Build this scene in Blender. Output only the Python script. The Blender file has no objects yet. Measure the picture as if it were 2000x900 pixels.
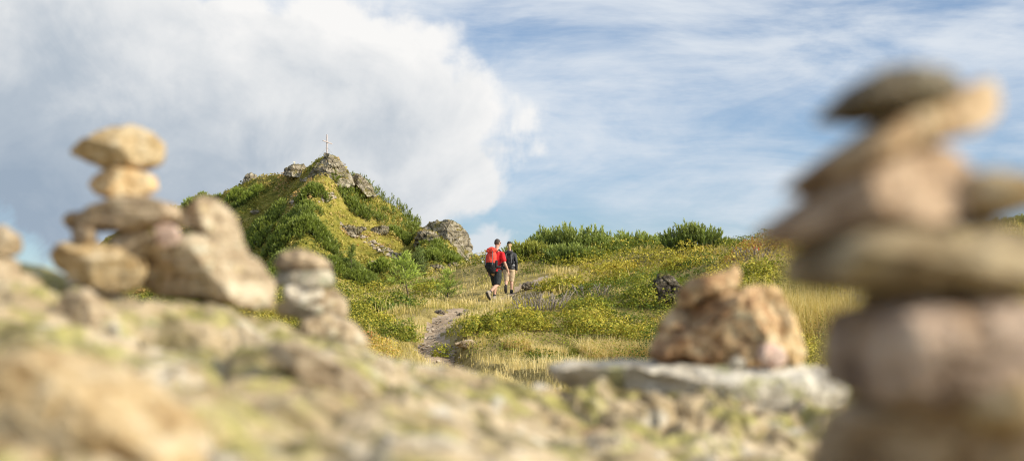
import bpy, math, random
import numpy as np
from mathutils import Vector

SC = bpy.context.scene
COL = SC.collection
RNG = np.random.default_rng(7)
random.seed(7)

# ---------------------------------------------------------------- camera constants
F = 50.0 / 36.0 * 2000.0      # focal length in photo pixels
HOR = 600.0                   # photo row of the horizon
EYE = 1.0                     # eye height above the world origin


def P(u, v, d):
    """a photo pixel at forward distance d -> world point"""
    return np.array([(u - 1000.0) * d / F, d, EYE + (HOR - v) * d / F])


# ---------------------------------------------------------------- noise
def _hash(ix, iy, iz, seed):
    h = (ix.astype(np.int64) * 374761393 + iy.astype(np.int64) * 668265263
         + iz.astype(np.int64) * 2147483647 + seed * 974711) & 0xFFFFFFFF
    h = ((h ^ (h >> 13)) * 1274126177) & 0xFFFFFFFF
    h = ((h ^ (h >> 16)) * 2246822519) & 0xFFFFFFFF
    h = h ^ (h >> 15)
    return (h & 0xFFFFFF) / float(0xFFFFFF)


def vnoise(p, seed=0):
    p = np.asarray(p, float)
    i = np.floor(p).astype(np.int64)
    f = p - i
    f = f * f * f * (f * (f * 6 - 15) + 10)
    r = 0
    for a in (0, 1):
        wx = f[:, 0] if a else 1 - f[:, 0]
        for b in (0, 1):
            wy = f[:, 1] if b else 1 - f[:, 1]
            for c in (0, 1):
                wz = f[:, 2] if c else 1 - f[:, 2]
                r = r + wx * wy * wz * _hash(i[:, 0] + a, i[:, 1] + b, i[:, 2] + c, seed)
    return r * 2 - 1


def fbm(p, seed=0, octv=4, gain=.5):
    p = np.asarray(p, float)
    r = 0
    a = 1.0
    for k in range(octv):
        r = r + a * vnoise(p * 2 ** k + k * 17.3, seed + k)
        a *= gain
    return r


def ridged(p, seed=0, octv=4):
    r = 0
    a = 1.0
    for k in range(octv):
        r = r + a * (1 - np.abs(vnoise(np.asarray(p) * 2 ** k + k * 9.1, seed + k)) * 2)
        a *= .5
    return r


def worley(p, seed=0):
    """returns F1, F2 distances and a per-cell random"""
    p = np.asarray(p, float)
    i = np.floor(p).astype(np.int64)
    n = len(p)
    f1 = np.full(n, 9.0)
    f2 = np.full(n, 9.0)
    cid = np.zeros(n)
    for a in (-1, 0, 1):
        for b in (-1, 0, 1):
            for c in (-1, 0, 1):
                x, y, z = i[:, 0] + a, i[:, 1] + b, i[:, 2] + c
                dx = x + _hash(x, y, z, seed + 1) - p[:, 0]
                dy = y + _hash(x, y, z, seed + 2) - p[:, 1]
                dz = z + _hash(x, y, z, seed + 3) - p[:, 2]
                dd = np.sqrt(dx * dx + dy * dy + dz * dz)
                h = _hash(x, y, z, seed + 4)
                near = dd < f1
                f2 = np.where(near, f1, np.minimum(f2, dd))
                cid = np.where(near, h, cid)
                f1 = np.where(near, dd, f1)
    return f1, f2, cid


def xy3(x, y, s):
    return np.stack([np.asarray(x) * s, np.asarray(y) * s, np.zeros_like(np.asarray(x) * s)], 1)


def sstep(a, b, x):
    t = np.clip((x - a) / (b - a), 0, 1)
    return t * t * (3 - 2 * t)


class TPS:
    def __init__(self, pts, lam=1e-3):
        pts = np.asarray(pts, float)
        self.c = pts[:, :2]
        n = len(pts)
        self.s = max(np.ptp(self.c[:, 0]), np.ptp(self.c[:, 1]))
        K = self._k(self.c)
        A = np.zeros((n + 3, n + 3))
        A[:n, :n] = K + lam * np.eye(n)
        A[:n, n] = 1
        A[:n, n + 1:] = self.c / self.s
        A[n, :n] = 1
        A[n + 1:, :n] = (self.c / self.s).T
        self.w = np.linalg.solve(A, np.concatenate([pts[:, 2], [0, 0, 0]]))

    def _k(self, q):
        d2 = ((q[:, None, :] - self.c[None]) ** 2).sum(2) / self.s ** 2
        return np.where(d2 > 1e-14, .5 * d2 * np.log(d2 + 1e-14), 0)

    def __call__(self, x, y):
        x = np.atleast_1d(np.asarray(x, float)).ravel()
        y = np.atleast_1d(np.asarray(y, float)).ravel()
        out = np.zeros(len(x))
        n = len(self.c)
        for a in range(0, len(x), 20000):
            q = np.stack([x[a:a + 20000], y[a:a + 20000]], 1)
            out[a:a + 20000] = self._k(q) @ self.w[:n] + self.w[n] + (q / self.s) @ self.w[n + 1:]
        return out


# ---------------------------------------------------------------- object helpers
def tag(o, label=None, cat=None, group=None, kind=None):
    if label:
        o['label'] = label
    if cat:
        o['category'] = cat
    if group:
        o['group'] = group
    if kind:
        o['kind'] = kind
    return o


def mesh_np(name, verts, loops, counts, mat=None, parent=None, origin=None, smooth=True, color=None, mats=None, midx=None):
    """one mesh object from flat numpy arrays; verts in world space unless parent is given and origin is None"""
    me = bpy.data.meshes.new(name)
    verts = np.asarray(verts, np.float32)
    loops = np.asarray(loops, np.int32).ravel()
    counts = np.asarray(counts, np.int32)
    if origin is not None:
        verts = verts - np.asarray(origin, np.float32)
    me.vertices.add(len(verts))
    me.vertices.foreach_set('co', verts.ravel())
    me.loops.add(len(loops))
    me.loops.foreach_set('vertex_index', loops)
    me.polygons.add(len(counts))
    st = np.zeros(len(counts), np.int32)
    st[1:] = np.cumsum(counts)[:-1]
    me.polygons.foreach_set('loop_start', st)
    me.polygons.foreach_set('loop_total', counts)
    if color is not None:
        ca = me.attributes.new('Col', 'FLOAT_COLOR', 'POINT')
        c4 = np.ones((len(verts), 4), np.float32)
        c4[:, :3] = color
        ca.data.foreach_set('color', c4.ravel())
    if mats:
        for m in mats:
            me.materials.append(m)
        if midx is not None:
            me.polygons.foreach_set('material_index', np.asarray(midx, np.int32))
    elif mat:
        me.materials.append(mat)
    me.update(calc_edges=True)
    me.polygons.foreach_set('use_smooth', np.full(len(counts), smooth, bool))
    me.validate()
    o = bpy.data.objects.new(name, me)
    COL.objects.link(o)
    if parent is not None:
        o.parent = parent
    if origin is not None and parent is None:
        o.location = origin
    return o


def empty(name, loc, rz=0.0):
    o = bpy.data.objects.new(name, None)
    o.empty_display_size = .2
    o.location = loc
    o.rotation_euler = (0, 0, rz)
    COL.objects.link(o)
    return o


def grid_faces(nu, nv, wrap=False):
    a = np.arange(nu * nv).reshape(nu, nv)
    if wrap:
        b = np.roll(a, -1, 1)
        q = np.stack([a[:-1], a[1:], b[1:], b[:-1]], -1)
    else:
        q = np.stack([a[:-1, :-1], a[1:, :-1], a[1:, 1:], a[:-1, 1:]], -1)
    return q.reshape(-1, 4)


class MB:
    """collects shapes into one mesh"""
    def __init__(s):
        s.v = []
        s.f = []
        s.c = []
        s.n = 0

    def add(s, verts, faces, col=None):
        verts = np.asarray(verts, float)
        s.v.append(verts)
        s.f += [tuple(int(i) + s.n for i in f) for f in faces]
        if col is not None:
            s.c.append(np.broadcast_to(np.asarray(col, float), (len(verts), 3)))
        s.n += len(verts)

    def tube(s, pts, rad, n=8, cap=True, col=None, up=None, dome=True):
        """pts list of points; rad list of r or (rx, ry)"""
        pts = [np.asarray(p, float) for p in pts]
        rad = [(r, r) if np.isscalar(r) else r for r in rad]
        if dome and cap:
            d0 = pts[0] - pts[1]
            d0 /= np.linalg.norm(d0)
            d1 = pts[-1] - pts[-2]
            d1 /= np.linalg.norm(d1)
            pre, prer, post, postr = [], [], [], []
            for k in (0.95, .75, .45):
                h = math.sqrt(1 - k * k)
                # k is the height fraction
                pre.append(pts[0] + d0 * min(rad[0]) * k)
                prer.append((rad[0][0] * h, rad[0][1] * h))
                post.insert(0, pts[-1] + d1 * min(rad[-1]) * k)
                postr.insert(0, (rad[-1][0] * h, rad[-1][1] * h))
            pts = pre + pts + post
            rad = prer + rad + postr
        V = []
        ref = np.asarray(up if up is not None else (0, 1, 0), float)
        for i, p in enumerate(pts):
            a = pts[max(i - 1, 0)]
            b = pts[min(i + 1, len(pts) - 1)]
            t = b - a
            t = t / (np.linalg.norm(t) + 1e-9)
            r = ref - t * ref.dot(t)
            if np.linalg.norm(r) < .15:
                r = np.array([1, 0, 0]) - t * t[0]
            r /= np.linalg.norm(r)
            q = np.cross(t, r)
            for k in range(n):
                an = 2 * math.pi * k / n
                V.append(p + q * math.cos(an) * rad[i][0] + r * math.sin(an) * rad[i][1])
        m = len(pts)
        Fc = []
        for i in range(m - 1):
            for k in range(n):
                k2 = (k + 1) % n
                Fc.append((i * n + k, i * n + k2, (i + 1) * n + k2, (i + 1) * n + k))
        if cap:
            Fc.append(tuple(range(n))[::-1])
            Fc.append(tuple((m - 1) * n + k for k in range(n)))
        s.add(V, Fc, col)

    def ball(s, c, r, nu=14, nv=20, col=None, fn=None):
        r = np.asarray(r if not np.isscalar(r) else (r, r, r), float)
        V = []
        for i in range(1, nu):
            th = math.pi * i / nu
            for k in range(nv):
                ph = 2 * math.pi * k / nv
                V.append((math.sin(th) * math.cos(ph), math.sin(th) * math.sin(ph), math.cos(th)))
        V += [(0, 0, 1), (0, 0, -1)]
        V = np.array(V)
        if fn is not None:
            V = fn(V)
        V = V * r + np.asarray(c)
        Fc = []
        for i in range(nu - 2):
            for k in range(nv):
                k2 = (k + 1) % nv
                Fc.append((i * nv + k, (i + 1) * nv + k, (i + 1) * nv + k2, i * nv + k2))
        top = (nu - 1) * nv
        for k in range(nv):
            Fc.append((top, k, (k + 1) % nv))
            Fc.append((top + 1, (nu - 2) * nv + (k + 1) % nv, (nu - 2) * nv + k))
        s.add(V, Fc, col)

    def box(s, c, h, rot=None, col=None, bev=.18):
        """bevelled box: half sizes h"""
        h = np.asarray(h, float)
        b = bev * h.min()
        V, Fc = [], []
        idx = {}
        for ax in range(3):
            for sg in (-1, 1):
                o1, o2 = (ax + 1) % 3, (ax + 2) % 3
                q = []
                for (a, bb) in ((-1, -1), (1, -1), (1, 1), (-1, 1)):
                    p = np.zeros(3)
                    p[ax] = sg * h[ax]
                    p[o1] = a * (h[o1] - b)
                    p[o2] = bb * (h[o2] - b)
                    key = [0, 0, 0]
                    key[ax] = sg
                    key[o1] = a
                    key[o2] = bb
                    idx[(ax, tuple(key))] = len(V)
                    q.append(len(V))
                    V.append(p)
                Fc.append(tuple(q) if sg > 0 else tuple(q[::-1]))
        for ax in range(3):
            o1, o2 = (ax + 1) % 3, (ax + 2) % 3
            for a in (-1, 1):
                for bb in (-1, 1):
                    k1 = [0, 0, 0]
                    k1[ax] = -1
                    k1[o1] = a
                    k1[o2] = bb
                    k2 = list(k1)
                    k2[ax] = 1
                    Fc.append((idx[(o1, tuple(k1))], idx[(o1, tuple(k2))], idx[(o2, tuple(k2))], idx[(o2, tuple(k1))]))
        for a in (-1, 1):
            for bb in (-1, 1):
                for cc in (-1, 1):
                    k = (a, bb, cc)
                    Fc.append((idx[(0, k)], idx[(1, k)], idx[(2, k)]))
        V = np.array(V)
        if rot is not None:
            V = V @ np.asarray(rot).T
        s.add(V + np.asarray(c), Fc, col)

    def build(s, name, mat, parent=None, origin=None, smooth=True, remesh=0.0, smooth_it=0, disp=None):
        V = np.concatenate(s.v)
        cnt = np.array([len(f) for f in s.f])
        lp = np.concatenate([np.array(f) for f in s.f])
        col = np.concatenate(s.c) if s.c and sum(len(c) for c in s.c) == len(V) else None
        o = mesh_np(name, V, lp, cnt, mat, parent, origin, smooth, col)
        if remesh > 0:
            m = o.modifiers.new('r', 'REMESH')
            m.mode = 'VOXEL'
            m.voxel_size = remesh
            m.use_smooth_shade = True
            if smooth_it:
                sm = o.modifiers.new('s', 'SMOOTH')
                sm.iterations = smooth_it
                sm.factor = .5
            dg = bpy.context.evaluated_depsgraph_get()
            me = bpy.data.meshes.new_from_object(o.evaluated_get(dg))
            o.modifiers.clear()
            old = o.data
            o.data = me
            if not me.materials:
                me.materials.append(mat)
            me.polygons.foreach_set('use_smooth', np.full(len(me.polygons), True, bool))
            if disp is not None:
                n = len(me.vertices)
                co = np.zeros(n * 3, np.float32)
                me.vertices.foreach_get('co', co)
                no = np.zeros(n * 3, np.float32)
                me.vertices.foreach_get('normal', no)
                co = co.reshape(-1, 3)
                co = co + no.reshape(-1, 3) * disp(co)[:, None]
                me.vertices.foreach_set('co', co.astype(np.float32).ravel())
                me.update()
        return o


# ---------------------------------------------------------------- materials
class NT:
    def __init__(s, name):
        s.m = bpy.data.materials.new(name)
        s.m.use_nodes = True
        s.t = s.m.node_tree
        s.t.nodes.clear()
        s.out = s.t.nodes.new('ShaderNodeOutputMaterial')

    def n(s, typ, ins=None, **kw):
        nd = s.t.nodes.new(typ)
        for k, v in kw.items():
            setattr(nd, k, v)
        for k, v in (ins or {}).items():
            s.set(nd.inputs[k], v)
        return nd

    def set(s, sock, v):
        if isinstance(v, bpy.types.NodeSocket):
            s.t.links.new(v, sock)
        else:
            if isinstance(v, tuple) and len(v) == 3 and sock.type == 'RGBA':
                v = v + (1.0,)
            sock.default_value = v

    def noise(s, vec, scale, detail=4, rough=.55, dist=0.0, out='Fac'):
        return s.n('ShaderNodeTexNoise', {'Vector': vec, 'Scale': scale, 'Detail': detail, 'Roughness': rough, 'Distortion': dist}).outputs[out]

    def vor(s, vec, scale, feat='F1', out='Distance', rand=1.0):
        return s.n('ShaderNodeTexVoronoi', {'Vector': vec, 'Scale': scale, 'Randomness': rand}, feature=feat).outputs[out]

    def ramp(s, fac, stops, out='Color', interp='LINEAR'):
        nd = s.n('ShaderNodeValToRGB', {'Fac': fac})
        cr = nd.color_ramp
        cr.interpolation = interp
        while len(cr.elements) < len(stops):
            cr.elements.new(1)
        for e, (p, c) in zip(cr.elements, stops):
            e.position = p
            e.color = (c, c, c, 1) if np.isscalar(c) else (c[0], c[1], c[2], 1)
        return nd.outputs[out]

    def math(s, op, a, b=0.0, c=None, clamp=False):
        nd = s.n('ShaderNodeMath', operation=op, use_clamp=clamp)
        s.set(nd.inputs[0], a)
        s.set(nd.inputs[1], b)
        if c is not None:
            s.set(nd.inputs[2], c)
        return nd.outputs[0]

    def mix(s, fac, a, b, blend='MIX'):
        nd = s.n('ShaderNodeMix', data_type='RGBA', blend_type=blend)
        s.set(nd.inputs[0], fac)
        s.set(nd.inputs[6], a)
        s.set(nd.inputs[7], b)
        return nd.outputs[2]

    def bump(s, h, strength, dist):
        return s.n('ShaderNodeBump', {'Height': h, 'Strength': strength, 'Distance': dist}).outputs[0]

    def finish(s, col, rough=.85, normal=None, spec=.3, trans=0.0, transcol=None):
        b = s.n('ShaderNodeBsdfPrincipled', {'Base Color': col, 'Roughness': rough, 'Specular IOR Level': spec})
        if normal is not None:
            s.set(b.inputs['Normal'], normal)
        sh = b.outputs[0]
        if trans > 0:
            t = s.n('ShaderNodeBsdfTranslucent', {'Color': transcol if transcol is not None else col})
            mx = s.n('ShaderNodeMixShader', {0: trans, 1: sh, 2: t.outputs[0]})
            sh = mx.outputs[0]
        s.t.links.new(sh, s.out.inputs[0])
        return s.m

    @property
    def obj(s):
        return s.n('ShaderNodeTexCoord').outputs['Object']

    @property
    def up(s):
        g = s.n('ShaderNodeNewGeometry').outputs['Normal']
        return s.n('ShaderNodeSeparateXYZ', {0: g}).outputs[2]


def rock_mat(name, cols, scale, lichen=None, lich_amt=.5, lich2=None, bump=.6, strata=0.0, strata_rot=(0.1, .15, 0), moss=None, rough=.85, off=0.0, topcol=None, dark=None):
    """cols: dark..light list; scale in 1/m"""
    s = NT(name)
    v = s.n('ShaderNodeMapping', {'Vector': s.obj, 'Location': (off, off * 1.7, off * .6)}).outputs[0]
    n1 = s.noise(v, scale, 6, .62, .4)
    n2 = s.noise(v, scale * 4.3, 5, .65)
    f = s.math('MULTIPLY_ADD', n2, .45, s.math('MULTIPLY', n1, .65))
    if strata > 0:
        vs = s.n('ShaderNodeMapping', {'Vector': v, 'Rotation': strata_rot, 'Scale': (.12, .12, 1.6)}).outputs[0]
        ns = s.noise(vs, scale * 3.5, 4, .6, .3)
        f = s.math('MULTIPLY_ADD', s.math('SUBTRACT', ns, .5), strata, f)
    k = len(cols)
    stops = [(.32 + .42 * i / (k - 1), c) for i, c in enumerate(cols)]
    c = s.ramp(f, stops)
    if topcol is not None:
        c = s.mix(s.math('MULTIPLY', s.ramp(s.up, [(.45, 0.0), (.85, 1.0)]), .8), c, topcol)
    if lichen is not None:
        l1 = s.noise(v, scale * 1.7, 5, .7, .8)
        m1 = s.ramp(l1, [(.66 - lich_amt * .35, 0.0), (.72 - lich_amt * .35, 1.0)])
        lt = s.noise(v, scale * 11, 3, .6)
        c = s.mix(s.math('MULTIPLY', m1, .8), c, s.ramp(lt, [(.35, tuple(x * .6 for x in lichen)), (.65, lichen)]))
    if lich2 is not None:
        l2 = s.noise(s.n('ShaderNodeMapping', {'Vector': v, 'Location': (7.1, 3.3, 1.2)}).outputs[0], scale * 2.6, 4, .65, .6)
        c = s.mix(s.math('MULTIPLY', s.ramp(l2, [(.58, 0.0), (.64, 1.0)]), .75), c, lich2)
    if dark is not None:
        dn = s.noise(s.n('ShaderNodeMapping', {'Vector': v, 'Location': (3.1, 8.3, 4.2)}).outputs[0], scale * 1.5, 4, .6, .7)
        c = s.mix(s.math('MULTIPLY', s.ramp(dn, [(.53, 0.0), (.62, 1.0)]), .8), c, dark)
    if moss is not None:
        mn = s.noise(v, scale * .9, 5, .65)
        mm = s.math('ADD', s.up, s.math('MULTIPLY', s.math('SUBTRACT', mn, .5), 1.6))
        c = s.mix(s.ramp(mm, [(.56, 0.0), (.72, 1.0)]), c, s.ramp(s.noise(v, scale * 6, 4, .6), [(.35, moss[0]), (.65, moss[1])]))
    cr = s.vor(s.n('ShaderNodeMapping', {'Vector': s.mix(.12, v, s.noise(v, scale * 2, 3, .5, out='Color'))}).outputs[0], scale * 1.2, 'DISTANCE_TO_EDGE')
    crk = s.ramp(cr, [(0.0, 0.0), (.06, 1.0)])
    c = s.mix(s.math('MULTIPLY', s.math('SUBTRACT', 1.0, crk), .35), c, tuple(x * .5 for x in cols[0]))
    h = s.math('ADD', s.math('ADD', s.math('MULTIPLY', n1, .8), s.math('MULTIPLY', n2, .5)),
               s.math('ADD', s.math('MULTIPLY', s.noise(v, scale * 18, 4, .7), .2), s.math('MULTIPLY', crk, .15)))
    return s.finish(c, rough, s.bump(h, bump, .35 / scale), .25)


def leaf_mat(name, trans=.3, rough=.55, spec=.35, boost=1.25):
    s = NT(name)
    a = s.n('ShaderNodeAttribute', attribute_name='Col').outputs['Color']
    tc = s.mix(1.0, a, (boost, boost * 1.02, boost * .7), 'MULTIPLY')
    return s.finish(a, rough, None, spec, trans, tc)


def plain_mat(name, col, rough=.7, nscale=40, var=.18, bump=.15, spec=.3, dist=.01):
    s = NT(name)
    o = s.obj
    n = s.noise(o, nscale, 5, .6)
    c = s.mix(s.ramp(n, [(.3, 0.0), (.7, 1.0)]), tuple(x * (1 - var) for x in col), tuple(min(x * (1 + var), 1) for x in col))
    return s.finish(c, rough, s.bump(n, bump, dist), spec)

# ---------------------------------------------------------------- ground shape
def DD(d):
    return np.interp(d, [4, 10, 14, 20, 30, 43, 55, 66], [12, 21, 25, 29.5, 35.5, 43, 53, 62])


_near = []
for d, row in {
    10: [(-300, 735), (300, 722), (700, 707), (900, 704), (1100, 712), (1260, 705), (1500, 715), (1800, 740), (2300, 720)],
    14: [(-200, 705), (400, 690), (700, 668), (860, 668), (1000, 676), (1200, 672), (1450, 680), (1650, 690), (1900, 690), (2300, 680)],
    20: [(-200, 675), (400, 660), (700, 640), (850, 632), (1000, 640), (1200, 630), (1400, 620), (1600, 606), (1800, 600), (2200, 590)],
    30: [(-200, 660), (400, 645), (650, 622), (780, 606), (900, 605), (1000, 600), (1200, 580), (1400, 560), (1600, 545), (1900, 540), (2300, 530)],
    43: [(-200, 660), (350, 650), (650, 606), (780, 586), (900, 575), (965, 578), (1100, 555), (1300, 530), (1500, 510), (1900, 497), (2300, 480)],
    55: [(-200, 670), (300, 655), (620, 605), (780, 562), (870, 540), (935, 516), (1000, 520), (1100, 511), (1300, 491), (1500, 487), (1700, 472), (2000, 450), (2500, 425)],
    66: [(-200, 690), (300, 690), (700, 620), (850, 580), (930, 545), (1100, 530), (1400, 510), (1800, 478), (2200, 450)],
}.items():
    for u, v in row:
        _near.append(P(u, v, DD(d)))
for x in (-30, -10, 0, 10, 30):
    _near += [np.array([x, -8, EYE - 1.0]), np.array([x, 3.5, EYE - .72]), np.array([x, 11, EYE - .85]), np.array([x * 2, 90, EYE - 4.0])]
NEAR = TPS(_near, 2e-4)

PATH = np.array([P(u, 0, DD(d))[:2] for u, d in [
    (1250, 4.0), (1130, 7.0), (1000, 9.6), (905, 11.2), (862, 13.2), (845, 16), (846, 19.5), (868, 24), (905, 29), (945, 35), (972, 40), (1010, 44), (1060, 47)]])


def path_dist(x, y):
    x = np.asarray(x, float)
    y = np.asarray(y, float)
    best = np.full(x.shape, 1e9)
    for a, b in zip(PATH[:-1], PATH[1:]):
        ab = b - a
        t = np.clip(((x - a[0]) * ab[0] + (y - a[1]) * ab[1]) / ab.dot(ab), 0, 1)
        best = np.minimum(best, np.hypot(x - a[0] - t * ab[0], y - a[1] - t * ab[1]))
    return best


def path_half(x, y):
    return (.33 + .45 * sstep(24.5, 20, y) - .10 * sstep(31, 37, y)) * (1 + .4 * vnoise(xy3(x, y, .6), 55))


def _zone(x, y, u, d, rx, ry):
    d2 = DD(d)
    cx = (u - 1000) * d2 / F
    return np.exp(-(((x - cx) / (rx * d2 / d)) ** 2 + ((y - d2) / (ry * .55)) ** 2))


def heath_mask(x, y):
    """1 = low heath shrubs, 0 = grass"""
    m = .56 + .70 * fbm(xy3(x, y, .33), 21, 3) + .42 * vnoise(xy3(x, y, 1.3), 25)
    m = m + .75 * _zone(x, y, 1110, 18, 3.2, 9) + .35 * _zone(x, y, 1250, 30, 7, 9) + .3 * _zone(x, y, 760, 15.5, 1.1, 2.6)
    m = m - 1.1 * _zone(x, y, 1150, 10.5, 1.5, 5) - .55 * _zone(x, y, 1300, 17.5, 1.1, 2) - .6 * _zone(x, y, 800, 50, 3.5, 4.5)
    m = m - 1.1 * _zone(x, y, 1590, 13, .8, 5) - .5 * _zone(x, y, 760, 38, 1.6, 3.5) - .5 * _zone(x, y, 1080, 36, 2.2, 3.5) - .9 * _zone(x, y, 806, 38, 1.2, 9) - .8 * _zone(x, y, 876, 37, 1.0, 8) - .5 * _zone(x, y, 860, 25, 1.0, 4)
    pd = path_dist(x, y)
    m = m - 1.2 * sstep(1.6, .7, pd)
    return sstep(.25, .6, m)


def near_base(x, y):
    x = np.atleast_1d(np.asarray(x, float))
    y = np.atleast_1d(np.asarray(y, float))
    z = NEAR(x, y)
    k = sstep(8, 20, y)
    z = z - .24 * np.exp(-((x + .3) / 3.0) ** 2 - ((y - 43.0) / 6.0) ** 2) * .9
    k = k * (1 - .8 * np.exp(-((x + .8) / 2.2) ** 2 - ((y - 38) / 7.0) ** 2))
    z = z + k * (.34 * vnoise(xy3(x, y * .8, .26), 3) * sstep(60, 48, y) + .13 * vnoise(xy3(x, y, .6), 4) + .035 * vnoise(xy3(x, y, 1.7), 5))
    return z


def near_z(x, y):
    x = np.atleast_1d(np.asarray(x, float))
    y = np.atleast_1d(np.asarray(y, float))
    z = near_base(x, y)
    pd = path_dist(x, y)
    hw = path_half(x, y)
    z = z - sstep(10, 16, y) * (.05 + .26 * sstep(36, 26, y)) * sstep(hw + .3, hw - .06, pd)
    return z


SIL = np.array([(-900, 760), (-500, 690), (-100, 600), (60, 610), (130, 548), (170, 502), (200, 470), (262, 436), (345, 406), (385, 392), (430, 386), (480, 356), (560, 333), (600, 322),
                (622, 309), (640, 303), (660, 314), (690, 350), (720, 372), (740, 386), (780, 411), (808, 441), (828, 444), (850, 452), (872, 462), (900, 482),
                (925, 508), (945, 532), (990, 565), (1100, 605), (1300, 650), (1800, 700)], float)
YR = np.array([(-900, 285), (200, 262), (400, 246), (560, 224), (650, 212), (740, 214), (812, 216), (860, 206), (930, 202), (1100, 220), (1800, 250)], float)


def hill_z(x, y):
    x = np.atleast_1d(np.asarray(x, float))
    y = np.atleast_1d(np.asarray(y, float))
    u = 1000 + x / 212.0 * F
    for _ in range(3):
        yr = np.interp(u, YR[:, 0], YR[:, 1])
        u = 1000 + x / yr * F
    yr = np.interp(u, YR[:, 0], YR[:, 1])
    v = np.interp(u, SIL[:, 0], SIL[:, 1])
    k = np.array([-6, -3, 0, 3, 6])
    R = np.maximum(EYE + (HOR - v) * yr / F, EYE - 1.4)
    zf = EYE - 2.2
    dep = 34 + 1.1 * np.maximum(R - zf, 0)
    t = (y - (yr - dep)) / dep
    g = np.where(t < 1, np.clip(t, -.3, 1) ** 1 * (1 - .12 * np.sin(np.clip(t, 0, 1) * math.pi)), 1 - (t - 1) * 1.1 - 2.2 * (t - 1) ** 2)
    g = np.where(t < 0, t * .25, g)
    z = zf + (R - zf) * g
    h = np.clip((z - zf) / 8, 0, 1)
    edge = 1 - .75 * sstep(.86, .98, t) * sstep(1.2, 1.05, t)
    # a shallow gully on the left flank, a rib under the summit and the saddle path on the right
    z = z - 1.6 * h * edge * np.exp(-((u - 520 - (t - .6) * 160) / 42) ** 2) * sstep(.25, .6, t) * sstep(1.0, .9, t)
    z = z + 1.3 * edge * np.exp(-((u - 640 + (t - .6) * 60) / 60) ** 2) * sstep(.2, .6, t) * sstep(1.02, .9, t)
    z = z + 2.2 * edge * np.exp(-((u - 838) / 36) ** 2) * sstep(.25, .7, t) * sstep(1.02, .9, t)
    z = z - 1.1 * edge * np.exp(-((u - 765 + (t - .4) * 160) / 26) ** 2) * sstep(.05, .3, t) * sstep(.95, .6, t)
    q = xy3(x, y, 1.0)
    z = z + h * edge * (.9 * vnoise(q * .09, 31) + .5 * vnoise(q * .24, 32)) + (.3 + .7 * h) * (.34 * vnoise(q * .6, 33) + .16 * vnoise(q * 1.5, 34) + .30 * vnoise(np.stack([x * .12, y * .12, z * 1.0], 1), 35)) * np.clip(edge + .2, 0, 1)
    return z


def far_z(x, y):
    return EYE - 4.0 + 1.2 * vnoise(xy3(x, y, .01), 8)


def ground_z(x, y):
    x = np.atleast_1d(np.asarray(x, float))
    y = np.atleast_1d(np.asarray(y, float))
    z = np.where(y < 92, near_z(x, y), np.where((y > 140) & (y < 320), hill_z(x, y), EYE - 4.0))
    return np.maximum(z, EYE - 5)


DS = np.concatenate([np.exp(np.linspace(math.log(5.0), math.log(70), 400)), np.linspace(150, 300, 700)])


def place(u, v):
    """where the ray through a photo pixel meets the ground (nan where it misses)"""
    x = (u - 1000.0) * DS / F
    h = np.where(EYE + (HOR - v) * DS / F <= ground_z(x, DS))[0]
    if len(h) == 0:
        return np.full(3, np.nan)
    d = DS[h[0]]
    return np.array([x[h[0]], d, float(ground_z(x[h[0]], d)[0])])


# ---------------------------------------------------------------- camera, sun, sky
cam = bpy.data.cameras.new('camera')
cam.lens = 50
cam.sensor_width = 36
cam.sensor_fit = 'HORIZONTAL'
cam.shift_y = (HOR - 450.0) / 2000.0
cam.clip_start = .05
cam.clip_end = 20000
cam.dof.use_dof = True
cam.dof.focus_distance = 37.0
cam.dof.aperture_fstop = 2.5
cam_o = bpy.data.objects.new('camera', cam)
cam_o.location = (0, 0, EYE)
cam_o.rotation_euler = (math.radians(90), 0, 0)
COL.objects.link(cam_o)
SC.camera = cam_o

SUN_EL = math.radians(31)
SUN_AZ = math.radians(112)          # clockwise from the view direction: to the right and a little behind the camera
sun_dir = Vector((math.sin(SUN_AZ) * math.cos(SUN_EL), math.cos(SUN_AZ) * math.cos(SUN_EL), math.sin(SUN_EL)))
sl = bpy.data.lights.new('sun', 'SUN')
sl.energy = 5.0
sl.angle = math.radians(.5)
sl.color = (1.0, .90, .69)
so = bpy.data.objects.new('sun', sl)
so.rotation_euler = sun_dir.to_track_quat('Z', 'Y').to_euler()
so.location = (20, -10, 30)
COL.objects.link(so)

W = bpy.data.worlds.new('World')
SC.world = W
W.use_nodes = True


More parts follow.
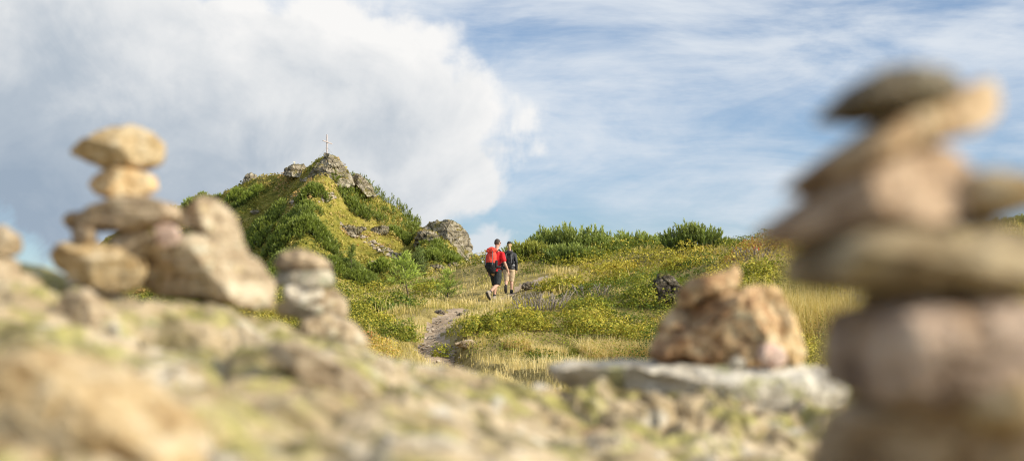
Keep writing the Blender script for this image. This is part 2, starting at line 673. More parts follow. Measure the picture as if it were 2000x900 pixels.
def build_sky():
    s = NT.__new__(NT)
    s.m = W
    s.t = W.node_tree
    s.t.nodes.clear()
    s.out = s.t.nodes.new('ShaderNodeOutputWorld')
    sky = s.n('ShaderNodeTexSky', sky_type='NISHITA', sun_disc=False, sun_elevation=SUN_EL, sun_rotation=SUN_AZ,
              altitude=1900, air_density=1.0, dust_density=.6, ozone_density=1.4).outputs[0]
    g = s.n('ShaderNodeTexCoord').outputs['Generated']
    sep = s.n('ShaderNodeSeparateXYZ', {0: g})
    az = s.math('ARCTAN2', sep.outputs[0], sep.outputs[1])
    el = s.math('ARCSINE', sep.outputs[2])
    U = s.math('MULTIPLY', az, 2.778)
    V = s.math('MULTIPLY', el, 2.778)
    co = s.n('ShaderNodeCombineXYZ', {0: U, 1: V, 2: 0.0}).outputs[0]

    def mp(loc=(0, 0, 0), rot=(0, 0, 0), sc=(1, 1, 1)):
        return s.n('ShaderNodeMapping', {'Vector': co, 'Location': loc, 'Rotation': rot, 'Scale': sc}).outputs[0]
    M = s.math
    # --- cumulus: a large bank with a billowed edge
    big = s.noise(mp((3.1, 1.7, 0)), 5.0, 7, .58, .5)
    fine = s.noise(mp((8.1, 2.2, 0)), 17.0, 5, .55, .3)
    eu = M('DIVIDE', M('ADD', U, .50), .56)
    ev = M('DIVIDE', M('SUBTRACT', V, .335), .315)
    r = M('SQRT', M('ADD', M('MULTIPLY', eu, eu), M('MULTIPLY', ev, ev)))
    def puff(sc_, off):
        v = s.mix(.10, mp(off), s.noise(mp(off), 9.0, 4, .6, out='Color'))
        return s.n('ShaderNodeTexVoronoi', {'Vector': v, 'Scale': sc_, 'Smoothness': .35}, feature='SMOOTH_F1').outputs['Distance']
    p1 = puff(7.5, (2.2, 5.1, 0))
    p2 = puff(17.0, (6.2, 1.1, 0))
    bil = M('ADD', M('MULTIPLY', M('SUBTRACT', .42, p1), .42), M('MULTIPLY', M('SUBTRACT', .42, p2), .13))
    wob = M('ADD', bil, M('MULTIPLY', M('SUBTRACT', big, .5), .42), M('MULTIPLY', M('SUBTRACT', fine, .5), .24))
    m = M('ADD', M('SUBTRACT', 1.0, r), wob)
    # second, fainter bank that carries the grey to the left edge and upper left
    left = M('MULTIPLY', s.ramp(U, [(0.0, 1.0), (1.0, 0.0)]), 1.0)
    leftb = s.n('ShaderNodeMapRange', {0: U, 1: -.55, 2: -1.05, 3: 0.0, 4: .42}).outputs[0]
    vfall = s.n('ShaderNodeMapRange', {0: V, 1: -.06, 2: .26, 3: 0.0, 4: 1.0}).outputs[0]
    m2 = M('ADD', m, M('MULTIPLY', leftb, vfall))
    cov = s.n('ShaderNodeMapRange', {0: m2, 1: -.02, 2: .17, 3: 0.0, 4: 1.0}, interpolation_type='SMOOTHSTEP').outputs[0]
    # brightness inside the bank
    sh = M('ADD', M('MULTIPLY', M('SUBTRACT', V, .20), 1.45), M('MULTIPLY', M('ADD', U, .95), .62))
    bn = s.noise(mp((1.3, 9.2, 0)), 4.2, 7, .55, .6)
    sh = M('ADD', sh, M('MULTIPLY', M('SUBTRACT', bn, .5), .95))
    sh = M('ADD', sh, M('MULTIPLY', M('SUBTRACT', fine, .5), .22))
    sh = M('ADD', M('ADD', sh, .05), M('MULTIPLY', bil, .65))
    sh = M('ADD', sh, s.n('ShaderNodeMapRange', {0: m2, 1: .0, 2: .30, 3: .16, 4: 0.0}).outputs[0])
    CL = 1 / .13
    ccol = s.ramp(sh, [(0.0, (.34 * CL, .42 * CL, .52 * CL)), (.32, (.48 * CL, .545 * CL, .62 * CL)), (.62, (.74 * CL, .765 * CL, .79 * CL)), (.95, (.95 * CL, .94 * CL, .925 * CL))])
    # --- high cirrus, streaked
    c1 = s.noise(mp((2, 1, 0), (0, 0, .26), (1.0, 3.4, 1)), 2.0, 8, .58, .9)
    c2 = s.noise(mp((5, 4, 0), (0, 0, .10), (1.0, 2.3, 1)), 1.7, 6, .6, .5)
    c3 = s.noise(mp((9, 2, 0), (0, 0, .33), (1.0, 9.0, 1)), 5.5, 5, .7, .4)
    ci = M('ADD', M('ADD', M('MULTIPLY', c1, .55), M('MULTIPLY', c2, .55)), M('MULTIPLY', c3, .10))
    hi = s.n('ShaderNodeMapRange', {0: V, 1: .15, 2: .6, 3: -.03, 4: .06}).outputs[0]
    ci = M('ADD', ci, hi)
    ci = M('SUBTRACT', ci, s.n('ShaderNodeMapRange', {0: U, 1: -.55, 2: -.85, 3: 0.0, 4: .10}).outputs[0])
    civ = s.n('ShaderNodeMapRange', {0: ci, 1: .46, 2: .80, 3: 0.07, 4: .92}, interpolation_type='SMOOTHSTEP').outputs[0]
    # small puffs on the skyline
    pf = s.noise(mp((4.4, .3, 0)), 13, 6, .55, .4)
    pd = M('SQRT', M('ADD', M('POWER', M('DIVIDE', M('ADD', U, .035), .07), 2.0), M('POWER', M('DIVIDE', M('SUBTRACT', V, .115), .055), 2.0)))
    pm = s.n('ShaderNodeMapRange', {0: M('ADD', M('SUBTRACT', 1.0, pd), M('MULTIPLY', M('SUBTRACT', pf, .5), 2.2)), 1: .1, 2: .7, 3: 0.0, 4: .75}, interpolation_type='SMOOTHSTEP').outputs[0]
    blue = s.mix(1.0, sky, s.ramp(s.n('ShaderNodeMapRange', {0: V, 1: .0, 2: .5, 3: 0.0, 4: 1.0}).outputs[0], [(0.0, (.50, .60, .73)), (.5, (.66, .75, .86)), (1.0, (.80, .88, .95))]), 'MULTIPLY')
    col = s.mix(civ, blue, (.76 * CL, .81 * CL, .87 * CL))
    col = s.mix(pm, col, (.80 * CL, .82 * CL, .85 * CL))
    col = s.mix(cov, col, ccol)
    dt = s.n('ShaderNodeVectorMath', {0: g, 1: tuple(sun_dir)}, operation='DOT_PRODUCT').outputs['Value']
    gl = M('MULTIPLY_ADD', M('POWER', M('MAXIMUM', dt, 0.0), 2.0), 1.5, 1.0)  # added fill: sky brightened towards the sun, mostly out of frame
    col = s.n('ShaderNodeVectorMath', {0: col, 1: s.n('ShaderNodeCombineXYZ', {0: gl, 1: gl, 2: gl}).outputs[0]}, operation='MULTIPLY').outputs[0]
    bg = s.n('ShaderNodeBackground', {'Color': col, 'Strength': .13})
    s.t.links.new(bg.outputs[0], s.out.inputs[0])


build_sky()
SC.view_settings.view_transform = 'Standard'
SC.view_settings.look = 'None'
SC.view_settings.exposure = 0
SC.view_settings.gamma = 1
SC.render.engine = 'CYCLES'
SC.cycles.use_denoising = True
SC.cycles.filter_width = 1.15
SC.cycles.max_bounces = 6
SC.cycles.transparent_max_bounces = 8

# ---------------------------------------------------------------- ground sheets
def mat_near():
    s = NT('heath_soil')
    o = s.obj
    n = s.noise(o, 1.2, 6, .65)
    f = s.noise(o, 14, 5, .7)
    c = s.ramp(s.math('MULTIPLY_ADD', f, .45, s.math('MULTIPLY', n, .6)), [(.36, (.10, .08, .028)), (.5, (.26, .205, .07)), (.64, (.46, .36, .15))])
    return s.finish(c, .95, s.bump(f, .6, .04), .1)


def mat_path():
    s = NT('trodden_earth')
    o = s.obj
    n = s.noise(o, 1.6, 6, .65)
    f = s.noise(o, 22, 5, .75)
    v = s.vor(o, 9.0)
    c = s.ramp(s.math('MULTIPLY_ADD', f, .5, s.math('MULTIPLY', n, .55)), [(.36, (.16, .105, .065)), (.5, (.40, .295, .195)), (.66, (.58, .46, .33))])
    st = s.ramp(v, [(.10, 1.0), (.2, 0.0)])
    c = s.mix(s.math('MULTIPLY', st, .7), c, (.40, .34, .27))
    h = s.math('ADD', f, s.math('MULTIPLY', st, .8))
    return s.finish(c, .95, s.bump(h, .8, .03), .15)


def mat_hill():
    s = NT('mountain_turf')
    o = s.obj
    n = s.noise(o, .11, 6, .62, .3)
    f = s.noise(o, 1.1, 6, .7)
    st = s.noise(s.n('ShaderNodeMapping', {'Vector': o, 'Scale': (1, 1, 4.5)}).outputs[0], .35, 5, .65, .4)
    k = s.math('ADD', s.math('MULTIPLY', n, .5), s.math('ADD', s.math('MULTIPLY', f, .3), s.math('MULTIPLY', st, .3)))
    c = s.ramp(k, [(.38, (.05, .06, .012)), (.48, (.14, .135, .022)), (.57, (.26, .22, .04)), (.68, (.42, .32, .11))])
    return s.finish(c, .95, s.bump(f, .7, .35), .1)


def build_ground():
    # hillside in front, one fine grid split into turf and trodden path
    t = np.linspace(-.62, .62, 470)
    Y = np.concatenate([np.linspace(-6, 14, 50, endpoint=False), np.linspace(14, 56, 470, endpoint=False), np.linspace(56, 102, 70)])
    T, YY = np.meshgrid(t, Y, indexing='ij')
    X = T * (YY + 12)
    x, y = X.ravel(), YY.ravel()
    z = near_z(x, y)
    pd = path_dist(x, y)
    hw = path_half(x, y)
    onp = (pd < hw) & (y > 3)
    z = z + onp * sstep(10, 16, y) * (.05 * fbm(xy3(x, y, 2.2), 61, 4) + .04 * np.round(2.2 * vnoise(xy3(x, y * .6, 1.0), 66)) * sstep(36, 26, y))
    v = np.stack([x, y, z], 1)
    q = grid_faces(len(t), len(Y))
    pathf = onp[q].sum(1) >= 3
    for nm, sel, mt in (('hillside', ~pathf, mat_near()), ('path', pathf, mat_path())):
        qq = q[sel]
        used, inv = np.unique(qq, return_inverse=True)
        o = mesh_np(nm, v[used], inv.reshape(-1), np.full(len(qq), 4), mt)
        tag(o, kind='structure')
    # the mountain
    xs = np.arange(-175, 130, .5)
    ys = np.arange(142, 318, .5)
    X, YY = np.meshgrid(xs, ys, indexing='ij')
    z = hill_z(X.ravel(), YY.ravel())
    q = grid_faces(len(xs), len(ys))
    keep = (z[q] > EYE - 6).any(1)
    q = q[keep]
    used, inv = np.unique(q, return_inverse=True)
    o = mesh_np('hill', np.stack([X.ravel(), YY.ravel(), z], 1)[used], inv.reshape(-1), np.full(len(q), 4), mat_hill())
    tag(o, kind='structure')
    # the land below, out to the horizon
    a = np.sinh(np.linspace(-5.2, 5.2, 161))
    a = a / a.max() * 9000
    X, YY = np.meshgrid(a, a, indexing='ij')
    z = far_z(X.ravel(), YY.ravel())
    q = grid_faces(161, 161)
    o = mesh_np('ground', np.stack([X.ravel(), YY.ravel(), z], 1), q.ravel(), np.full(len(q), 4), mat_hill())
    tag(o, kind='structure')


build_ground()

# ---------------------------------------------------------------- foreground rock and stacked stones
LICH = (.36, .36, .07)
LICH_PALE = (.46, .47, .36)
ROCKCOLS = {
    'outcrop': dict(dark=(.16, .13, .045), cols=[(.17, .115, .055), (.48, .35, .185), (.76, .60, .385), (.87, .78, .61)], scale=4.2, lichen=(.58, .53, .15), lich_amt=.48, lich2=(.84, .77, .65), bump=1.0),
    'tan': dict(cols=[(0.216, 0.121, 0.047), (0.486, 0.324, 0.149), (0.675, 0.513, 0.297), (0.8, 0.675, 0.472)], scale=16, lichen=(.50, .46, .33), lich_amt=.1, bump=.7, strata=.5),
    'orange': dict(cols=[(0.35, 0.175, 0.058), (0.671, 0.408, 0.175), (0.846, 0.612, 0.336), (0.864, 0.773, 0.525)], scale=16, bump=.6, strata=.4),
    'slab': dict(cols=[(0.132, 0.092, 0.061), (0.319, 0.227, 0.144), (0.531, 0.396, 0.251), (0.779, 0.607, 0.41)], scale=18, lichen=(.42, .39, .27), lich_amt=.12, bump=.7, strata=.8),
    'pink': dict(cols=[(0.297, 0.162, 0.121), (0.594, 0.392, 0.297), (0.783, 0.608, 0.499), (0.8, 0.783, 0.675)], scale=17, lich2=(.45, .14, .09), bump=.6, strata=.4),
    'pale': dict(cols=[(0.347, 0.282, 0.197), (0.614, 0.525, 0.404), (0.79, 0.706, 0.565), (0.79, 0.76, 0.684)], scale=15, lichen=(.40, .38, .30), lich_amt=.1, bump=.6, strata=.4),
    'greytan': dict(cols=[(0.162, 0.112, 0.064), (0.376, 0.275, 0.167), (0.59, 0.458, 0.302), (0.688, 0.643, 0.474)], scale=13, lichen=(.44, .32, .10), lich_amt=.16, bump=.7, strata=.5),
    'grey': dict(cols=[(0.172, 0.138, 0.093), (0.395, 0.332, 0.236), (0.618, 0.535, 0.4), (0.893, 0.778, 0.598)], scale=18, lichen=(.36, .37, .24), lich_amt=.3, bump=.7, strata=.6),
    'umber': dict(cols=[(0.17, 0.105, 0.068), (0.442, 0.306, 0.212), (0.714, 0.527, 0.391), (0.9, 0.782, 0.595)], scale=8, lich2=(.46, .27, .12), bump=.9, strata=.8),
    'olive': dict(cols=[(0.09, 0.063, 0.035), (0.235, 0.167, 0.091), (0.448, 0.341, 0.199), (0.715, 0.569, 0.363)], scale=9, bump=.6, strata=.3),
    'rust': dict(cols=[(0.098, 0.05, 0.03), (0.463, 0.257, 0.126), (0.783, 0.543, 0.297), (0.811, 0.742, 0.491)], scale=9, lich2=(.50, .22, .09), bump=1.0, strata=.4),
    'mauve': dict(cols=[(0.166, 0.095, 0.059), (0.419, 0.278, 0.17), (0.61, 0.432, 0.282), (0.762, 0.605, 0.426)], scale=10, lich2=(.42, .27, .12), bump=.7, strata=.5),
    'brown': dict(cols=[(0.125, 0.073, 0.034), (0.424, 0.266, 0.138), (0.649, 0.461, 0.27), (0.81, 0.642, 0.426)], scale=12, lichen=(.50, .40, .2), lich_amt=.14, bump=.7, strata=.6),
    'green': dict(cols=[(0.062, 0.046, 0.031), (0.177, 0.135, 0.089), (0.312, 0.26, 0.177), (0.478, 0.426, 0.312)], scale=10, lichen=(.50, .44, .30), lich_amt=.12, bump=.8, strata=.3),
    'ledge': dict(cols=[(.24, .19, .12), (.58, .50, .38), (.78, .70, .56), (.85, .79, .69)], scale=5, lichen=(.58, .55, .22), lich_amt=.33, lich2=(.80, .73, .60), bump=.8, strata=.5),
}
_rm = {}


def rmat(kind):
    if kind not in _rm:
        _rm[kind] = rock_mat('rock_' + kind, **ROCKCOLS[kind])
    return _rm[kind]


def stone_verts(poly, d, depth, seed, rough=.05, cuts=9, N=72, M=40, box=.5, crag=0.0, crag_scale=1.0, facets=(), grow=1.0):
    """a lump of rock whose face-on outline is the given outline"""
    rg = np.random.default_rng(seed)
    W3 = np.array([P(u, v, d) for u, v in poly])
    p2 = W3[:, [0, 2]]
    area = .5 * np.sum(p2[:, 0] * np.roll(p2[:, 1], -1) - np.roll(p2[:, 0], -1) * p2[:, 1])
    if area < 0:
        p2 = p2[::-1]
    # soften corners once, then resample
    p2 = np.concatenate([[.9 * a + .1 * b, .1 * a + .9 * b] for a, b in zip(p2, np.roll(p2, -1, 0))])
    cl = np.vstack([p2, p2[:1]])
    L = np.concatenate([[0], np.cumsum(np.linalg.norm(np.diff(cl, axis=0), axis=1))])
    s = np.linspace(0, L[-1], N, endpoint=False)
    ring = np.stack([np.interp(s, L, cl[:, 0]), np.interp(s, L, cl[:, 1])], 1)
    c = np.array([(ring[:, 0].min() + ring[:, 0].max()) / 2, (ring[:, 1].min() + ring[:, 1].max()) / 2])
    off = (ring - c) * grow
    size = np.linalg.norm(off, axis=1).mean()
    ph = np.linspace(-math.pi / 2, math.pi / 2, M)[1:-1]
    sc = np.cos(ph) ** box
    yy = np.sign(np.sin(ph)) * np.abs(np.sin(ph)) ** .8 * depth
    sh = rg.uniform(-.16, .16, 2)
    V = np.zeros((len(ph), N, 3))
    V[:, :, 0] = c[0] + off[None, :, 0] * sc[:, None] + sh[0] * size * (yy[:, None] / depth) ** 2
    V[:, :, 2] = c[1] + off[None, :, 1] * sc[:, None]
    V[:, :, 1] = d + yy[:, None]
    V = V.reshape(-1, 3)
    V = np.vstack([V, [[c[0] + sh[0] * size, d - depth, c[1]], [c[0] + sh[0] * size, d + depth, c[1]]]])
    cen = np.array([c[0], d, c[1]])
    half = np.array([np.abs(off[:, 0]).max(), depth, np.abs(off[:, 1]).max()])
    for _ in range(cuts):
        n = rg.normal(size=3) * np.array([.8, 1.3, .8])
        n /= np.linalg.norm(n)
        if abs(n[1]) < .45:
            continue
        pr = (V - cen) @ n
        h = pr.max() * rg.uniform(.62, .86)
        V = V - np.maximum(pr - h, 0)[:, None] * n * .92
    for n, hf in facets:
        n = np.asarray(n, float) / np.linalg.norm(n)
        pr = (V - cen) @ n
        h = pr.max() * hf
        V = V - np.maximum(pr - h, 0)[:, None] * n * .96
    rad = (V - cen) / (half ** 2)
    rad /= np.linalg.norm(rad, axis=1)[:, None] + 1e-9
    q = V / size
    w1, w2, wi = worley(q * 1.5 + .3 * vnoise(q * 2, seed + 4)[:, None], seed + 3)
    dsp = rough * size * (fbm(q * 1.3, seed, 4) + .6 * (ridged(q * 2.6, seed + 9, 3) - .8) + 1.5 * (wi - .5) - 1.2 * np.clip(.12 - (w2 - w1), 0, .12) / .12)
    if crag > 0:
        qs = V / crag_scale
        f1, f2, cid = worley(qs * np.array([1, 1, 1.4]), seed)
        g1, g2, gid = worley(qs * 2.7, seed + 5)
        dsp = dsp + crag * (.9 * (cid - .5) + .45 * (gid - .5) + .5 * np.minimum(f2 - f1, .25) * 2 + .35 * fbm(qs * 4, seed + 2, 3))
    V = V + rad * dsp[:, None]
    nr = M - 2
    q = grid_faces(nr, N, True)
    lp = [q.ravel()]
    cnt = [np.full(len(q), 4)]
    k = np.arange(N)
    k2 = (k + 1) % N
    lp.append(np.stack([np.full(N, nr * N), k, k2], 1).ravel())
    cnt.append(np.full(N, 3))
    b = (nr - 1) * N
    lp.append(np.stack([np.full(N, nr * N + 1), b + k2, b + k], 1).ravel())
    cnt.append(np.full(N, 3))
    return V, np.concatenate(lp), np.concatenate(cnt)


def stone(name, poly, d, depth, mat, label, cat='stone', group=None, seed=1, **kw):
    V, lp, cnt = stone_verts(poly, d, depth, seed, **kw)
    o = np.array([(V[:, 0].min() + V[:, 0].max()) / 2, d, V[:, 2].min()])
    ob = mesh_np(name, V, lp, cnt, rmat(mat) if isinstance(mat, str) else mat, None, o)
    return tag(ob, label, cat, group)


_top = []
for d, row in {
    .5: [(-1500, 1150), (400, 1250), (1000, 1350), (1600, 1200), (2600, 1100)],
    .85: [(-900, 1000), (200, 1020), (800, 1090), (1300, 1080), (1700, 1000), (1950, 990), (2200, 1000), (2800, 1000)],
    1.15: [(-600, 850), (100, 850), (500, 900), (900, 960), (1300, 1000), (1700, 950), (2000, 945), (2600, 960)],
    1.6: [(-500, 700), (0, 705), (300, 740), (600, 800), (850, 855), (1100, 930), (1500, 990), (2000, 990), (2500, 980)],
    2.1: [(-500, 590), (0, 605), (250, 640), (500, 690), (700, 735), (900, 790), (1100, 860), (1400, 930), (1700, 950), (2200, 960)],
    2.6: [(-500, 500), (0, 512), (80, 512), (160, 546), (290, 582), (510, 612), (600, 640), (700, 690), (820, 712), (900, 722), (1030, 760), (1200, 815), (1400, 850), (1600, 880), (1900, 940), (2300, 980)],
    3.0: [(-400, 535), (0, 560), (300, 600), (560, 632), (700, 690), (860, 718), (1000, 740), (1200, 800), (1400, 800), (1620, 830), (1750, 930), (2100, 990)],
    3.4: [(-300, 610), (200, 650), (600, 690), (900, 740), (1200, 800), (1500, 815), (1650, 900), (2000, 1000)],
    4.1: [(-300, 1000), (300, 1000), (800, 1000), (1300, 1000), (1700, 1050), (2100, 1080)],
}.items():
    for u, v in row:
        _top.append(P(u, v, d))
OUT = TPS(_top, 1e-4)


def outcrop_z(x, y, fine=True):
    x = np.atleast_1d(np.asarray(x, float))
    y = np.atleast_1d(np.asarray(y, float))
    z = OUT(x, y)
    if fine:
        q = np.stack([x, y, z * .3], 1)
        f1, f2, cid = worley(q * np.array([4.6, 4.6, 1]) + .25 * vnoise(q * 7, 70)[:, None], 71)
        g1, g2, gid = worley(q * np.array([15.0, 15.0, 1]), 72)
        z = z + .042 * (cid - .5) + .058 * (np.minimum(f2 - f1, .35) - .28) + .018 * (gid - .5) + .022 * (np.minimum(g2 - g1, .3) - .2)
        z = z + .014 * fbm(q * 5, 73, 5) - .012
    return z


def build_outcrop():
    xs = np.linspace(-2.3, 2.0, 430)
    ys = np.linspace(.35, 4.3, 400)
    X, Y = np.meshgrid(xs, ys, indexing='ij')
    x, y = X.ravel(), Y.ravel()
    z = outcrop_z(x, y)
    ed = np.minimum(np.minimum(x + 2.3, 2.0 - x) / .35, np.minimum(y - .35, 4.3 - y) / .25)
    z = z - .9 * sstep(1.0, 0.0, ed)
    q = grid_faces(len(xs), len(ys))
    o = mesh_np('rock_outcrop', np.stack([x, y, z], 1), q.ravel(), np.full(len(q), 4), rmat('outcrop'), None, (-.2, 2.3, EYE - .8))
    tag(o, 'broad lichen covered rock outcrop filling the foreground under the stone stacks', 'rock outcrop')


build_outcrop()
GL, GB, GC, GD, GE = ('stones stacked in the tall cairn at the left', 'stones of the boulder pair behind the left cairn', 'stones of the small slate cairn',
                      'stones piled on the flat ledge', 'stones of the close blurred cairn at the right edge')
# tall cairn at the left
stone('cairn_stone', [(145, 300), (168, 272), (215, 252), (258, 246), (300, 258), (322, 280), (324, 300), (306, 322), (262, 329), (205, 331), (178, 318)], 2.5, .075, 'tan',
      'angular tan stone on the very top of the tall left cairn', group=GL, seed=3, cuts=4, facets=[((.15, -.75, .65), .55), ((-.25, -.85, -.45), .62), ((.7, -.65, -.2), .72)])
stone('cairn_stone', [(172, 362), (188, 340), (215, 330), (262, 331), (298, 342), (303, 366), (282, 386), (225, 391), (190, 381)], 2.5, .06, 'orange',
      'small orange stone second from the top of the tall left cairn', group=GL, seed=4)
stone('cairn_stone', [(119, 438), (150, 420), (200, 400), (232, 388), (292, 386), (338, 402), (350, 424), (322, 440), (262, 450), (200, 450), (145, 447)], 2.5, .11, 'slab',
      'wide dark flat slab in the middle of the tall left cairn', group=GL, seed=5)
stone('cairn_stone', [(141, 449), (146, 443), (164, 443), (184, 445), (190, 455), (186, 472), (146, 474)], 2.47, .03, 'slab',
      'little dark wedge stone propping up the left end of the flat slab', group=GL, seed=6)
stone('cairn_stone', [(304, 446), (320, 437), (344, 440), (352, 458), (344, 478), (320, 484), (304, 472)], 2.46, .035, 'pink',
      'round pink stone under the right end of the flat slab', group=GL, seed=7, box=.6)
stone('cairn_stone', [(215, 470), (240, 452), (285, 447), (312, 462), (303, 490), (276, 504), (234, 500)], 2.5, .06, 'greytan',
      'grey tan stone under the middle of the flat slab in the left cairn', group=GL, seed=8)
stone('cairn_stone', [(101, 498), (118, 476), (150, 466), (200, 474), (252, 490), (282, 508), (284, 536), (262, 562), (226, 574), (192, 566), (150, 545), (112, 524)], 2.5, .10, 'tan',
      'big rounded tan stone at the bottom of the tall left cairn', group=GL, seed=9, cuts=3, facets=[((-.45, -.8, -.3), .6), ((.35, -.75, -.5), .62), ((.1, -.6, .8), .7)])
# boulder pair
stone('boulder', [(273, 558), (290, 520), (312, 486), (350, 462), (385, 450), (428, 462), (472, 492), (508, 520), (524, 552), (524, 602), (500, 608), (440, 594), (372, 582), (310, 574)], 2.62, .13, 'greytan',
      'large wedge shaped boulder with a bright right face beside the left cairn', 'boulder', GB, seed=10, N=96, M=52, cuts=0, rough=.07, facets=[((.66, -.62, .40), .74), ((-.30, -.86, -.40), .72), ((.1, .8, .5), .7)])
stone('boulder', [(342, 440), (360, 416), (382, 396), (402, 383), (430, 396), (458, 426), (474, 462), (478, 496), (452, 482), (424, 462), (384, 450)], 2.6, .08, 'greytan',
      'smaller pointed grey stone resting on the large wedge shaped boulder', 'boulder', GB, seed=11, cuts=2, rough=.07, facets=[((.7, -.6, .35), .66), ((-.35, -.9, .1), .75)])
# left edge cairn
stone('cairn_stone', [(-60, 470), (-30, 444), (8, 438), (34, 456), (40, 480), (30, 500), (-20, 506), (-56, 496)], 2.4, .05, 'greytan',
      'rounded grey tan stone cut off by the left edge of the photo', group='stones stacked at the left edge', seed=12)
stone('cairn_stone', [(-80, 520), (-60, 502), (0, 500), (30, 508), (42, 530), (44, 560), (-70, 566)], 2.4, .06, 'greytan',
      'lower stone at the left edge with the rounded grey tan stone on top of it', group='stones stacked at the left edge', seed=13)
# small slate cairn
stone('cairn_stone', [(535, 514), (545, 497), (575, 486), (606, 490), (636, 506), (648, 522), (620, 532), (570, 528), (540, 527)], 3.0, .06, 'slab',
      'brown cap stone on top of the small slate cairn', group=GC, seed=14)
stone('cairn_stone', [(536, 545), (542, 528), (600, 530), (645, 526), (652, 552), (636, 564), (580, 556), (541, 557)], 3.0, .07, 'grey',
      'grey green slab directly beneath the brown cap stone of the slate cairn', group=GC, seed=15)
stone('cairn_stone', [(552, 576), (558, 558), (590, 552), (628, 556), (634, 580), (606, 594), (560, 588)], 3.0, .06, 'pale',
      'pale stone with a bright end halfway down the small slate cairn', group=GC, seed=16)
stone('cairn_stone', [(538, 604), (546, 590), (600, 592), (632, 596), (636, 612), (600, 624), (545, 616)], 3.0, .07, 'grey',
      'lowest grey slab on the left side of the small slate cairn', group=GC, seed=17)
stone('cairn_stone', [(612, 590), (630, 566), (655, 562), (676, 584), (682, 618), (655, 632), (622, 622)], 3.04, .06, 'greytan',
      'tan upright stone leaning on the right side of the slate cairn', group=GC, seed=18)
stone('cairn_stone', [(580, 650), (592, 622), (640, 612), (690, 628), (716, 660), (722, 690), (640, 696), (588, 676)], 2.9, .09, 'greytan',
      'broad base stone below the small slate cairn', group=GC, seed=19)
# pile on the ledge
stone('rock_slab', [(1066, 716), (1110, 706), (1262, 708), (1420, 708), (1560, 712), (1618, 724), (1644, 752), (1628, 790), (1560, 806), (1400, 800), (1240, 790), (1130, 764), (1080, 738)], 3.05, .26, 'ledge',
      'wide pale flat rock ledge carrying the rusty boulder', 'rock slab', seed=20, N=120, M=56, box=.28, cuts=2, rough=.025)
stone('boulder', [(1264, 694), (1276, 660), (1300, 628), (1338, 590), (1390, 570), (1440, 562), (1492, 562), (1518, 580), (1532, 622), (1545, 664), (1530, 706), (1440, 716), (1350, 712), (1280, 708)], 3.02, .14, 'rust',
      'big rust brown boulder sitting on the pale flat ledge', 'boulder', GD, seed=21, N=110, M=60, rough=.09, cuts=4, facets=[((.75, -.45, .4), .66), ((-.15, -.95, -.15), .68), ((-.6, -.5, .55), .7)])
stone('boulder', [(1322, 596), (1328, 562), (1348, 542), (1386, 536), (1418, 530), (1436, 516), (1446, 530), (1442, 560), (1412, 574), (1366, 584), (1340, 602)], 3.0, .06, 'rust',
      'small brown stone with a raised tip on top of the rust brown boulder', 'stone', GD, seed=22)
stone('boulder', [(1448, 572), (1470, 556), (1512, 562), (1528, 590), (1560, 660), (1570, 704), (1546, 716), (1528, 690), (1506, 624), (1480, 588)], 3.06, .10, 'orange',
      'light tan slanting slab leaning on the right flank of the rust brown boulder', 'stone', GD, seed=23)
stone('boulder', [(1480, 700), (1484, 676), (1506, 668), (1530, 680), (1536, 706), (1520, 716), (1490, 714)], 2.86, .035, 'pink',
      'small pinkish white stone at the right foot of the rust brown boulder', 'stone', GD, seed=24)
stone('boulder', [(1424, 714), (1428, 700), (1442, 695), (1454, 702), (1454, 714)], 2.86, .02, 'pale',
      'tiny pale pebble under the front of the rust brown boulder', 'stone', GD, seed=25)
stone('boulder', [(1000, 905), (1030, 830), (1080, 785), (1200, 776), (1400, 784), (1600, 786), (1644, 812), (1640, 930), (1500, 1010), (1100, 1010)], 2.9, .34, 'outcrop',
      'lichen spotted block of rock underneath the pale flat ledge', 'boulder', seed=26, N=160, M=80, box=.25, rough=.10, cuts=4, crag=.03, crag_scale=.13)
# close cairn at the right
stone('cairn_stone', [(1606, 228), (1648, 184), (1690, 156), (1760, 143), (1840, 146), (1884, 160), (1866, 200), (1780, 222), (1690, 232)], 1.01, 0.057, 'green',
      'dark mossy stone on the very top of the close right cairn', group=GE, grow=1.06, cuts=4, seed=30)
stone('cairn_stone', [(1544, 362), (1588, 326), (1650, 282), (1720, 236), (1800, 212), (1862, 178), (1908, 168), (1926, 196), (1916, 240), (1850, 272), (1760, 300), (1690, 330), (1600, 376)], 1.03, 0.085, 'brown',
      'long tan slab tilted upwards to the right near the top of the close cairn', group=GE, grow=1.06, cuts=4, seed=31)
stone('cairn_stone', [(1492, 458), (1534, 424), (1590, 384), (1640, 350), (1720, 318), (1800, 300), (1850, 330), (1866, 380), (1850, 436), (1780, 462), (1680, 472), (1560, 478)], 1.03, 0.104, 'mauve',
      'thick mauve brown stone below the tilted slab of the close cairn', group=GE, grow=1.06, cuts=4, seed=32)
stone('cairn_stone', [(1838, 392), (1866, 350), (1930, 340), (2010, 352), (2110, 378), (2060, 396), (1990, 408), (1920, 436), (1862, 444)], 1.00, 0.067, 'tan',
      'light tan pointed stone jutting out to the right of the close cairn', group=GE, grow=1.06, cuts=4, seed=33)
stone('cairn_stone', [(1572, 522), (1580, 492), (1640, 472), (1780, 462), (1920, 458), (2030, 490), (2040, 545), (1960, 566), (1800, 570), (1640, 562), (1560, 548)], 1.01, 0.123, 'olive',
      'olive brown slab in the middle of the close right cairn', group=GE, grow=1.06, cuts=4, seed=34)
stone('cairn_stone', [(1700, 590), (1720, 562), (1800, 560), (1930, 562), (1970, 580), (1940, 604), (1760, 606)], 1.04, 0.076, 'slab',
      'thin dark stone added as the shadow gap below the olive brown slab of the close cairn', group=GE, grow=1.06, cuts=4, seed=35)  # filler stone, made up for the dark shadow between the slabs
